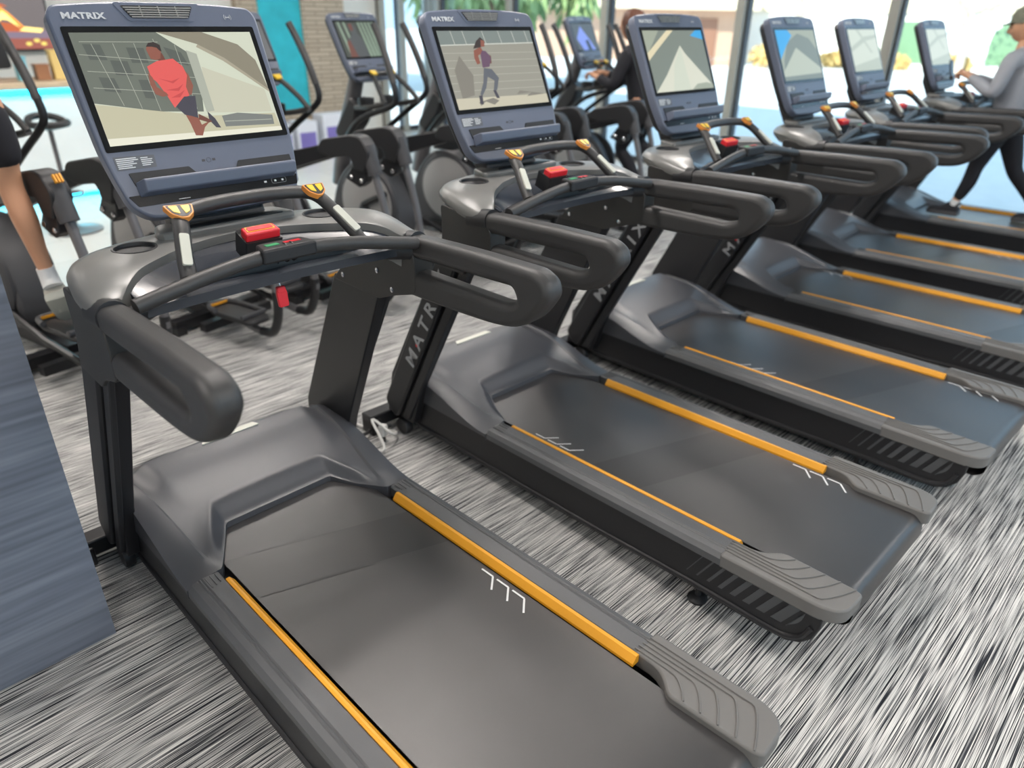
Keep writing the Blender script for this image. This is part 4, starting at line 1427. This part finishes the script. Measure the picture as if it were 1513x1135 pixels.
def hand(nodes, edges, wrist, side, W, fwd, up, pal, curl, sc=1.0):
    """palm + five unequal, bent fingers growing from a wrist node. fwd: towards the finger tips; up: back of the hand; side +1: thumb towards fwd x up"""
    fwd = Vector(fwd).normalized(); up = Vector(up); up = (up - fwd * up.dot(fwd)).normalized()
    lat = fwd.cross(up) * side
    w_ = Vector(W)
    pm = wrist + '_palm'
    nodes[pm] = (w_ + fwd * .045 * sc, .026 * sc, .016 * sc)
    edges.append((wrist, pm))
    for i, (off, L) in enumerate(((.030, .072), (.010, .080), (-.010, .075), (-.028, .058))):
        kb = f'{wrist}_k{i}'
        b = w_ + fwd * (.088 - .004 * i) * sc + lat * off * sc
        nodes[kb] = (b, .0105 * sc, .0105 * sc)
        edges.append((pm, kb))
        prev, d, p = kb, fwd.copy(), b
        for j in range(3):
            a = curl * (j + 1) * (1 + .08 * i)
            dd = fwd * math.cos(a) - up * math.sin(a)
            p = p + dd * L * sc * (.45, .32, .23)[j]
            nn = f'{kb}_{j}'
            nodes[nn] = (p, (.0092 - .0009 * j) * sc, (.0092 - .0009 * j) * sc)
            edges.append((prev, nn)); prev = nn
    t0 = w_ + fwd * .030 * sc + lat * .030 * sc - up * .006
    nodes[wrist + '_t0'] = (t0, .013 * sc, .012 * sc); edges.append((pm, wrist + '_t0'))
    t1 = t0 + (fwd * .55 + lat * .75 - up * .3).normalized() * .034 * sc
    nodes[wrist + '_t1'] = (t1, .0105 * sc, .0105 * sc); edges.append((wrist + '_t0', wrist + '_t1'))
    t2 = t1 + (fwd * .85 + lat * .2 - up * .5).normalized() * .028 * sc
    nodes[wrist + '_t2'] = (t2, .009 * sc, .009 * sc); edges.append((wrist + '_t1', wrist + '_t2'))

def head_shape(bm, c, fwd, sc=1.0, up=(0, 0, 1)):
    """a head with brow, nose, lips, chin and ears; added to the body mesh"""
    fwd = Vector(fwd).normalized(); up = Vector(up); up = (up - fwd * up.dot(fwd)).normalized()
    lat = fwd.cross(up)
    b2 = bmesh.new()
    bmesh.ops.create_uvsphere(b2, u_segments=36, v_segments=28, radius=1)
    for v in b2.verts:
        x, y, z = v.co      # y forward
        X, Y, Z = x * .075, y * .095, z * .115
        if z < 0:
            k = 1 - .32 * (-z) ** 1.3
            X *= k
            if y < 0: Y *= 1 + .15 * z
            else: Y *= 1 - .02 * (-z)
        if y > 0.3:
            f = smooth01((y - .3) / .5)
            def g(cx, cz, sx, sz): return math.exp(-((x - cx) / sx) ** 2 - ((z - cz) / sz) ** 2)
            Y += f * (.024 * g(0, -.18, .16, .16) + .012 * g(0, .02, .13, .22) + .009 * g(0, -.50, .30, .08) + .008 * g(0, -.62, .26, .06) + .012 * g(0, -.86, .3, .14)
                      + .006 * g(0, .22, .7, .10) - .010 * g(.36, .05, .17, .11) - .010 * g(-.36, .05, .17, .11) - .006 * g(0, -.56, .3, .03))
        v.co = Vector(c) + (lat * X + fwd * Y + up * Z) * sc
    # ears
    for s in (1, -1):
        o_ = Vector(c) + lat * s * .074 * sc - fwd * .008 * sc
        lathe(b2, [(.008 * sc, -.004), (.026 * sc, .002), (.030 * sc, .010), (.024 * sc, .014), (.012 * sc, .007)], 14, frame(o_, fwd * 1.0, up))
    me = bpy.data.meshes.new('t'); b2.to_mesh(me); b2.free()
    bm.from_mesh(me); bpy.data.meshes.remove(me)

def add_to_mesh(o, fn):
    bm = bmesh.new(); bm.from_mesh(o.data); fn(bm); bmesh.ops.recalc_face_normals(bm, faces=bm.faces)
    for f in bm.faces: f.smooth = True
    bm.to_mesh(o.data); bm.free()

def shoe(name, heel, toe, up, w_=.046, m=None, sole=None, parent=None):
    h, t = Vector(heel), Vector(toe)
    d = (t - h); L = d.length; d.normalize()
    up = Vector(up); up = (up - d * up.dot(d)).normalized()
    lat = d.cross(up)
    bm = bmesh.new()
    N = 14
    rings = []
    for i in range(N):
        u = i / (N - 1)
        wd = w_ * (.72 + .35 * math.sin(math.pi * min(1, u * .75 + .2)) - .35 * max(0, u - .88) / .12)
        hh = (.085 if u < .3 else .085 - .045 * smooth01((u - .3) / .35)) * (1 - .55 * max(0, u - .82) / .18)
        c = h + d * L * u
        rings.append([bm.verts.new(c + lat * wd * a + up * hh * b_) for a, b_ in ((-.9, 0), (.9, 0), (1.05, .25), (.85, .65), (.35, 1.0), (-.35, 1.0), (-.85, .65), (-1.05, .25))])
    for a, b_ in zip(rings, rings[1:]):
        for k in range(8): bm.faces.new((a[k], a[(k + 1) % 8], b_[(k + 1) % 8], b_[k]))
    bm.faces.new(rings[0]); bm.faces.new(rings[-1][::-1])
    o = obj(name, bm, m, parent, smooth=True, sangle=60)
    sb = bmesh.new()
    rr = []
    for i in range(N):
        u = i / (N - 1)
        wd = w_ * (.85 + .28 * math.sin(math.pi * min(1, u * .75 + .2)) - .35 * max(0, u - .88) / .12)
        c = h + d * L * (u * 1.04 - .02)
        rr.append([sb.verts.new(c + lat * wd * a + up * b_) for a, b_ in ((-1, -.022), (1, -.022), (1.05, -.002), (.95, .012), (-.95, .012), (-1.05, -.002))])
    for a, b_ in zip(rr, rr[1:]):
        for k in range(6): sb.faces.new((a[k], a[(k + 1) % 6], b_[(k + 1) % 6], b_[k]))
    sb.faces.new(rr[0]); sb.faces.new(rr[-1][::-1])
    return o, sb

def person(name, J, label, skin_m, top_m, bot_m, shoe_m, sole_m, shorts=False, hair=None, cap=None, long_hair=False, face=(0, 1, 0), hands=True, sleeves='long', loc=(0, 0, 0), rz=0, wide=1.0):
    """J: joints in world metres: head, neck, chest, waist, pelvis and L/R shoulder, elbow, wrist, hip, knee, ankle, toe"""
    root = empty(name, loc, rz, label, 'person')
    V = {k: Vector(v) for k, v in J.items() if isinstance(v, (tuple, Vector))}
    nodes, edges = {}, []
    def nd(n, p, r, r2=None): nodes[n] = (V[p] if isinstance(p, str) else Vector(p), r, r2 or r)
    nd('pelvis', 'pelvis', .115, .095)
    nd('waist', 'waist', .105, .085)
    nd('chest', 'chest', .125, .100)
    nd('upchest', V['chest'].lerp(V['neck'], .55), .095, .075)
    nd('neck', 'neck', .052, .050)
    nd('nape', V['neck'].lerp(V['head'], .55), .048, .052)
    edges += [('pelvis', 'waist'), ('waist', 'chest'), ('chest', 'upchest'), ('upchest', 'neck'), ('neck', 'nape')]
    for s in 'LR':
        nd(s + 'sh', s + 'sh', .052); nd(s + 'ua', V[s + 'sh'].lerp(V[s + 'el'], .45), .044); nd(s + 'el', s + 'el', .036)
        nd(s + 'fa', V[s + 'el'].lerp(V[s + 'wr'], .35), .037); nd(s + 'wr', s + 'wr', .024, .019)
        edges += [('upchest', s + 'sh'), (s + 'sh', s + 'ua'), (s + 'ua', s + 'el'), (s + 'el', s + 'fa'), (s + 'fa', s + 'wr')]
        nd(s + 'hip', s + 'hip', .085); nd(s + 'th', V[s + 'hip'].lerp(V[s + 'kn'], .45), .072); nd(s + 'kn', s + 'kn', .050)
        back = Vector((0, -.018, 0))
        nd(s + 'ca', V[s + 'kn'].lerp(V[s + 'an'], .32) + back, .054); nd(s + 'lc', V[s + 'kn'].lerp(V[s + 'an'], .72), .036); nd(s + 'an', s + 'an', .030)
        nd(s + 'ba', V[s + 'an'].lerp(V[s + 'toe'], .35) - Vector((0, 0, .016)), .022, .018); nd(s + 'toe', V[s + 'an'].lerp(V[s + 'toe'], .62) - Vector((0, 0, .012)), .016, .010)
        edges += [('pelvis', s + 'hip'), (s + 'hip', s + 'th'), (s + 'th', s + 'kn'), (s + 'kn', s + 'ca'), (s + 'ca', s + 'lc'), (s + 'lc', s + 'an'), (s + 'an', s + 'ba'), (s + 'ba', s + 'toe')]
        if hands:
            f = J.get(s + 'hf', (0, 1, 0)); u = J.get(s + 'hu', (0, 0, 1))
            hand(nodes, edges, s + 'wr', 1 if s == 'L' else -1, V[s + 'wr'], f, u, None, J.get('curl', .45))
    body = skin('body', nodes, edges, skin_m, root, 2, 'pelvis')
    add_to_mesh(body, lambda bm: head_shape(bm, V['head'], face))
    # top
    n2, e2 = {}, []
    def n_(n, p, r, r2=None): n2[n] = (V[p] if isinstance(p, str) else Vector(p), r, r2 or r)
    n_('hem', V['pelvis'].lerp(V['waist'], -.35), .138 * wide, .120 * wide); n_('waist', 'waist', .134 * wide, .112 * wide); n_('chest', 'chest', .147 * wide, .120 * wide); n_('up', V['chest'].lerp(V['neck'], .55), .112, .092); n_('neck', V['neck'].lerp(V['head'], .22), .060, .060)
    e2 += [('hem', 'waist'), ('waist', 'chest'), ('chest', 'up'), ('up', 'neck')]
    for s in 'LR':
        n_(s + 'sh', s + 'sh', .066); n_(s + 'ua', V[s + 'sh'].lerp(V[s + 'el'], .45), .060)
        e2 += [('up', s + 'sh'), (s + 'sh', s + 'ua')]
        if sleeves == 'long':
            n_(s + 'el', s + 'el', .054); n_(s + 'fa', V[s + 'el'].lerp(V[s + 'wr'], .45), .048); n_(s + 'wr', V[s + 'el'].lerp(V[s + 'wr'], .94), .034)
            e2 += [(s + 'ua', s + 'el'), (s + 'el', s + 'fa'), (s + 'fa', s + 'wr')]
    obj_top = skin('shirt', n2, e2, top_m, root, 2, 'hem')
    # bottoms
    n3, e3 = {}, []
    n3['top'] = (V['pelvis'].lerp(V['waist'], .45), .126, .104); n3['pelvis'] = (V['pelvis'], .142, .122)
    e3 += [('pelvis', 'top')]
    for s in 'LR':
        n3[s + 'hip'] = (V[s + 'hip'], .110, .110)
        n3[s + 'th'] = (V[s + 'hip'].lerp(V[s + 'kn'], .5), .086, .086)
        e3 += [('pelvis', s + 'hip'), (s + 'hip', s + 'th')]
        if shorts:
            n3[s + 'k'] = (V[s + 'hip'].lerp(V[s + 'kn'], .80), .082, .082); e3 += [(s + 'th', s + 'k')]
        else:
            n3[s + 'k'] = (V[s + 'kn'], .058, .058); n3[s + 'c'] = (V[s + 'kn'].lerp(V[s + 'an'], .32) + Vector((0, -.018, 0)), .061, .061); n3[s + 'a'] = (V[s + 'kn'].lerp(V[s + 'an'], .9), .040, .040)
            e3 += [(s + 'th', s + 'k'), (s + 'k', s + 'c'), (s + 'c', s + 'a')]
    skin('shorts' if shorts else 'leggings', n3, e3, bot_m, root, 2, 'pelvis')
    for s in 'LR':
        an, toe = V[s + 'an'], V[s + 'toe']
        d = (toe - an); 
        heel = J.get(s + 'heel')
        heel = Vector(heel) if heel else an + Vector((0, -.045, -.075))
        up = (an - heel).cross(Vector((1, 0, 0))) ; up = (an - (heel + toe) / 2)
        so, sb = shoe('shoe', heel, toe, up, m=shoe_m)
        so.parent = root
        obj('sole', sb, sole_m, so, smooth=True, sangle=50)
        b = T([an + (V[s + 'kn'] - an) * .13, an, heel.lerp(an, .5)], [.036, .040], 14)
        obj('sock', b, J.get('sock', M_WHITE), root, smooth=True)
    return root, V

# legs on the far left elliptical
o = (EX[0], 1.8)
J1 = dict(head=(-.27, 2.02, 2.12), neck=(-.27, 1.98, 1.92), chest=(-.26, 1.95, 1.72), waist=(-.26, 1.92, 1.52), pelvis=(-.26, 1.90, 1.36),
          Lsh=(-.45, 1.96, 1.84), Rsh=(-.10, 1.98, 1.84), Lel=(-.56, 2.18, 1.62), Rel=(-.06, 2.22, 1.66), Lwr=(-.53, 2.44, 1.60), Rwr=(-.11, 2.48, 1.58),
          Lhf=(0, .6, .3), Rhf=(0, .6, .3), curl=.9,
          Lhip=(-.36, 1.90, 1.30), Rhip=(-.18, 1.90, 1.32), Lkn=(-.38, 2.02, .88), Rkn=(-.165, 1.95, .98), Lan=(-.40, 1.80, .52), Ran=(-.125, 1.93, .575),
          Ltoe=(-.40, 1.90, .385), Rtoe=(-.065, 2.045, .36), Lheel=(-.40, 1.73, .44), Rheel=(-.125, 1.885, .515), sock=M_WHITE)
person('person', J1, 'person at far left in black shorts, one white shoe on a pedal', M_SKIN, M_BLACKC, M_BLACKC, M_SHOE, mat('grey shoe sole', (.42, .43, .38), .6), shorts=True, sleeves='short')

# woman in black on the elliptical beside the window
J2 = dict(head=(4.52, 2.34, 1.575), neck=(4.53, 2.27, 1.42), chest=(4.53, 2.25, 1.26), waist=(4.54, 2.22, 1.08), pelvis=(4.56, 2.20, .94),
          Lsh=(4.37, 2.25, 1.35), Rsh=(4.69, 2.29, 1.35), Lel=(4.32, 2.33, 1.12), Rel=(4.72, 2.42, 1.13), Lwr=(4.31, 2.50, 1.185), Rwr=(4.55, 2.60, 1.20),
          Lhf=(-.1, 1, .35), Rhf=(-.3, 1, .2), curl=.8,
          Lhip=(4.47, 2.20, .90), Rhip=(4.65, 2.20, .90), Lkn=(4.47, 2.32, .60), Rkn=(4.67, 2.28, .66), Lan=(4.53, 2.10, .27), Ran=(4.76, 2.04, .39),
          Ltoe=(4.50, 2.27, .215), Rtoe=(4.74, 2.22, .325), Lheel=(4.54, 2.05, .215), Rheel=(4.77, 1.99, .325))
wr, V2 = person('person', J2, 'woman with long auburn hair in a black top and leggings, exercising by the window', M_SKIN, M_BLACKC, M_BLACKC, M_BLACKC, M_DGREY)
def hairdo(bm, c, length):
    N, K = 16, 24
    c = Vector(c)
    rings = []
    prof = [(.0, .128), (.045, .120), (.078, .095), (.096, .055), (.100, .01), (.098, -.05), (.090, -.12), (.078, -.20), (.055, -.28), (.02, -.33)]
    for r_, z in prof:
        rings.append([])
        for k in range(K):
            a = 2 * math.pi * k / K
            x, y = math.cos(a), math.sin(a)
            rr = r_
            yy = y * rr * 1.12 - .018
            if y > .25 and z < .075:
                yy = min(yy, .040 - .03 * (z < .0))       # open at the face
            if z < -.1: yy = yy * .45 - .055
            rings[-1].append(bm.verts.new(c + Vector((x * rr * .92 * (1 + .04 * math.sin(6 * a)), yy, z if z > -.1 else -.1 + (z + .1) * length))))
    for a, b_ in zip(rings, rings[1:]):
        for k in range(K): bm.faces.new((a[k], a[(k + 1) % K], b_[(k + 1) % K], b_[k]))
    bm.faces.new(rings[0]); bm.faces.new(rings[-1][::-1])
    return bm
obj('hair', hairdo(bmesh.new(), V2['head'], 1.0), M_HAIR, wr, smooth=True, sangle=80)
# the bottle on her trainer
t = empty('drink_bottle', (4.754, 2.83, 1.045), 0, 'small green bottle with an orange cap, before the woman in black', 'bottle')
b = bmesh.new(); lathe(b, [(.025, 0), (.030, .01), (.030, .16), (.018, .19), (.013, .20)], 20)
obj('flask', b, mat('green bottle', (.16, .30, .10), .3), t, smooth=True)
b = bmesh.new(); lathe(b, [(.026, .185), (.030, .19), (.030, .235), (.022, .243)], 20)
obj('cap', b, M_ORIM, t, smooth=True)

# man in the cap walking on the farthest treadmill
tx, ty, _ = TP[5]
J3 = dict(head=(0, -.155, 1.62), neck=(0, -.20, 1.46), chest=(0, -.22, 1.29), waist=(0, -.22, 1.12), pelvis=(0, -.22, .98),
          Lsh=(-.18, -.17, 1.40), Rsh=(.18, -.17, 1.40), Lel=(-.24, -.13, 1.16), Rel=(.22, -.10, 1.16), Lwr=(-.11, .10, 1.27), Rwr=(.08, .12, 1.26),
          Lhf=(.35, 1, .35), Rhf=(-.35, 1, .35), Lhu=(-.5, 0, 1), Rhu=(.5, 0, 1), curl=.85,
          Lhip=(-.095, -.20, .94), Rhip=(.095, -.22, .94), Lkn=(-.10, -.12, .60), Rkn=(.10, -.36, .58), Lan=(-.10, -.05, .315), Ran=(.10, -.60, .31),
          Ltoe=(-.10, .13, .245), Rtoe=(.10, -.44, .243), Lheel=(-.10, -.095, .25), Rheel=(.10, -.655, .27))
J3 = {k: ((v[0] + tx - .05, v[1] + ty, v[2]) if isinstance(v, tuple) and k[1:] not in ('hf', 'hu') else v) for k, v in J3.items()}
mr_, V3 = person('person', J3, 'man in a cap, loose grey shirt and black trousers walking on the farthest treadmill', M_SKIN, M_GREYC, M_BLACKC, M_BLACKC, M_DGREY, face=(0, 1, -.25), wide=1.2)
b = bmesh.new()
hc = V3['head'] + Vector((0, -.006, .028))
lathe(b, [(.100, -.012), (.103, .012), (.100, .05), (.078, .085), (.035, .108), (.006, .112)], 28, Matrix.Translation(hc) @ Matrix.Rotation(R(-6), 4, 'X') @ Matrix.Diagonal((.86, 1.08, 1, 1)))
cp_ = obj('cap', b, M_CAPC, mr_, smooth=True)
b = bmesh.new()
Mb = Matrix.Translation(hc + Vector((0, .07, -.006))) @ Matrix.Rotation(R(-16), 4, 'X')
prism(b, roundpoly([(-.078, -.01), (.078, -.01), (.066, .075), (.0, .095), (-.066, .075)], .03), lambda p: Mb @ Vector((p[0], p[1], -.003 + .0)), lambda p: Mb @ Vector((p[0], p[1], .004)))
obj('cap_brim', b, M_CAPC, mr_, bevel=.001)
obj('hair', T([V3['head'] + Vector((0, -.07, .02)), V3['head'] + Vector((0, -.085, -.04)), V3['head'] + Vector((0, -.07, -.075))], .045, 12, 3, sx=1.3), mat('short brown hair', (.09, .06, .04), .7), mr_, smooth=True)
t = empty('phone', (tx - .06, ty + .245, 1.30), 0, 'dark phone held in front of the console by the man in the cap', 'phone')
obj('case', prism_x(roundpoly([(-.012, -.075), (-.004, -.075), (.036, .070), (.028, .070)], .003), -.036, .036), M_BLACKP, t)
obj('display', prism_x([(-.0135, -.070), (-.012, -.0705), (.026, .0645), (.0245, .065)], -.033, .033), M_GLASSB, t)

# ------------------------------------------------------------------ reception at the back left
def reception():
    t = empty('reception_counter', (1.5, 6.6, 0), 0, 'white reception counter with a beige stone top and cyan light lines', 'counter')
    obj('front_panel', Bx((0, 0, .49), (3.0, .55, .90)), M_COUNTER, t, bevel=.01)
    obj('plinth', Bx((0, .04, .02), (2.9, .45, .04)), M_DGREY, t)
    obj('worktop', Bx((0, .03, 1.02), (3.2, .72, .05)), M_TOP, t, bevel=.01)
    obj('led_strip', Bx((0, -.30, .965), (2.96, .03, .035)), M_LED, t)
    obj('led_strip', Bx((0, -.24, .03), (2.9, .03, .03)), M_LED, t)
    a = area('lamp', (0, 0, 0), (2.9, .05), 2.2, (0.0, .75, 1.0)); a.parent = t; a.location = (0, -.33, .93); a.rotation_euler = (R(-25), 0, 0)
    a = area('lamp', (0, 0, 0), (2.9, .05), 2.5, (0.0, .75, 1.0)); a.parent = t; a.location = (0, -.32, .09); a.rotation_euler = (R(-70), 0, 0)
    # television with a fire on it
    t = empty('television', (1.13, 7.95, 1.23), 0, 'wall television with a thin black frame, showing a campfire at dusk', 'television')
    obj('casing', Bx((0, 0, .36), (1.22, .07, .72)), M_BLACKP, t, bevel=.006)
    def pn(name, rgb, s=.9): return pic(name, rgb, s)
    bm = bmesh.new(); mats = []
    def q(pts, m):
        if m not in mats: mats.append(m)
        q.y -= .0002
        f = bm.faces.new([bm.verts.new((x, q.y, z if m.name.endswith('dusk') else .02 + (z - .02) * .62)) for x, z in pts]); f.material_index = mats.index(m)
    q.y = -.0362
    q([(-.59, .02), (.59, .02), (.59, .70), (-.59, .70)], pn('dusk', (120, 112, 112)))
    q([(-.59, .02), (.59, .02), (.59, .20), (-.59, .24)], pn('ember ground', (165, 95, 82)))
    q([(-.59, .20), (.59, .18), (.59, .30), (-.59, .33)], pn('ash', (138, 122, 140)))
    q([(-.30, .30), (.40, .28), (.30, .40), (.12, .44), (.0, .40), (-.2, .42)], pn('ember', (205, 105, 60)))
    q([(.0, .32), (.12, .60), (.18, .66), (.24, .58), (.38, .31), (.26, .44), (.18, .50), (.10, .42)], pn('flame', (250, 160, 70), 1.3))
    q([(.08, .36), (.16, .56), (.19, .60), (.23, .54), (.32, .34), (.22, .46), (.17, .47)], pn('flame core', (255, 225, 130), 1.6))
    q([(.30, .30), (.50, .27), (.53, .33), (.36, .36)], pn('flame core', (255, 225, 130), 1.6))
    for x, z in ((.36, .10), (.50, .10), (-.3, .12), (.44, .15)):
        q(ellipse(x, z, .03, .03, 10), pn('bokeh', (240, 215, 110), 1.1))
    q([(-.1, .68), (.05, .64), (.25, .66), (.20, .70), (-.05, .70)], pn('ember', (205, 105, 60)))
    obj('screen_picture', bm, mats, t)
    # things on the worktop
    def item(name, loc, label, cat):
        return empty(name, loc, 0, label, cat)
    t = item('monitor', (.69, 6.62, 1.045), 'black computer monitor turned away on the reception counter', 'monitor')
    obj('panel', prism(bmesh.new(), roundpoly([(-.30, .08), (.30, .10), (.26, .44), (-.24, .48)], .04), lambda p: Vector((p[0], -.02, p[1])), lambda p: Vector((p[0], .03, p[1]))), M_BLACKP, t, bevel=.006)
    obj('stand', prism_x([(-.10, 0), (.10, 0), (.10, .015), (.03, .02), (.03, .2), (.0, .2), (.0, .02), (-.10, .015)], -.1, .1), M_BLACKP, t)
    for nm, x, sx, sz, m, lab in (('leaflet_box', 1.04, .08, .19, mat('light blue card', (.22, .55, .65), .6), 'light blue upright box on the reception counter'),
                             ('wooden_box', 1.20, .11, .12, mat('brown wood', (.34, .16, .08), .6), 'small brown wooden box on the reception counter'),
                             ('snack_box', 1.40, .22, .24, mat('yellow card', (.78, .58, .22), .6), 'yellow cardboard box, largest on the reception counter')):
        o = empty(nm, (x, 6.55, 1.045), 0, lab, 'box')
        obj('carton', Bx((0, 0, sz / 2), (sx, .12, sz)), m, o, bevel=.004)
        obj('lid', Bx((0, 0, sz + .006), (sx + .01, .13, .014)), m, o)
    # stool with a ring shaped seat
    t = empty('bar_stool', (.78, 5.05, 0), R(15), 'black bar stool with an oval ring seat before the white counter', 'stool')
    b = bmesh.new()
    ringp = [Vector((.135 * math.cos(a), .125 * math.sin(a), .84 + .05 * max(0, math.sin(a)))) for a in [i * math.pi / 14 for i in range(29)]]
    tube(b, ringp, .026, 10, caps=False)
    obj('seat_ring', b, M_BLACKP, t, smooth=True)
    b = bmesh.new(); lathe(b, [(.02, .79), (.115, .81), (.13, .825), (.115, .83), (.02, .825)], 28)
    obj('seat', b, mat('blue grey seat', (.10, .17, .20), .4), t, smooth=True)
    obj('pole', T([(0, 0, .02), (0, 0, .80)], .018, 12), M_TUBE, t, smooth=True)
    b = bmesh.new(); lathe(b, [(.20, 0), (.20, .012), (.05, .03), (.02, .05)], 28)
    obj('foot_plate', b, M_TUBE, t, smooth=True)
    b = bmesh.new()
    tube(b, [Vector((.12 * math.cos(a), .12 * math.sin(a), .30)) for a in [i * math.pi / 10 for i in range(21)]], .009, 8, caps=False)
    tube(b, [(-.12, 0, .30), (.12, 0, .30)], .009, 8)
    obj('foot_rest', b, M_TUBE, t, smooth=True)
    # notice boards standing on the floor against the stone wall
    vio = mat('violet print', (.20, .16, .46), .6, var=.15)
    bd = mat('pale board', (.72, .74, .80), .6)
    for k, (x, y, wd, z0, h) in enumerate(((3.72, 7.0, .26, 0, .40), (4.06, 7.0, .28, 0, .42), (4.52, 7.0, .46, 0, .48))):
        t = empty('notice_box', (x, y, 0), 0, ['narrow pale box with violet print, leftmost below the turquoise panel', 'pale box with violet print, middle one below the stone wall', 'widest white box with violet print, right one below the stone wall'][k], 'box', 'boxes below the turquoise panel')
        obj('carton', Bx((0, 0, h / 2), (wd, .25, h)), bd, t, bevel=.006)
        obj('print', Bx((0, -.127, h * .42), (wd * .8, .004, h * .55)), vio, t)
reception()

# power cables between the two nearest treadmills
def cables():
    w_ = mat('white cable', (.7, .69, .66), .5)
    o = obj('power_cable', T([(.52, .60, .03), (.60, .52, .02), (.63, .64, .10), (.66, .55, .06), (.72, .62, .015), (.64, .80, .012), (.70, 1.1, .012)], .006, 8, 6), w_, smooth=True)
    tag(o, 'loop of white cable on the carpet between the two nearest treadmills', 'cable')
    t = empty('power_plug', (.655, .60, 0), R(20), 'small pale plug standing among the cables behind the nearest treadmill', 'plug')
    obj('housing', Bx((0, 0, .055), (.035, .03, .05)), w_, t, bevel=.006)
    obj('collar', T([(0, 0, .02), (0, 0, .0)], .009, 10), M_BLACKP, t)
    o = obj('power_cable', T([(.50, .70, .02), (.60, .66, .03), (.68, .70, .02), (.74, .66, .02)], .007, 8, 6), M_BLACKP, smooth=True)
    tag(o, 'black cable on the carpet beside the white cable loop', 'cable')
cables()
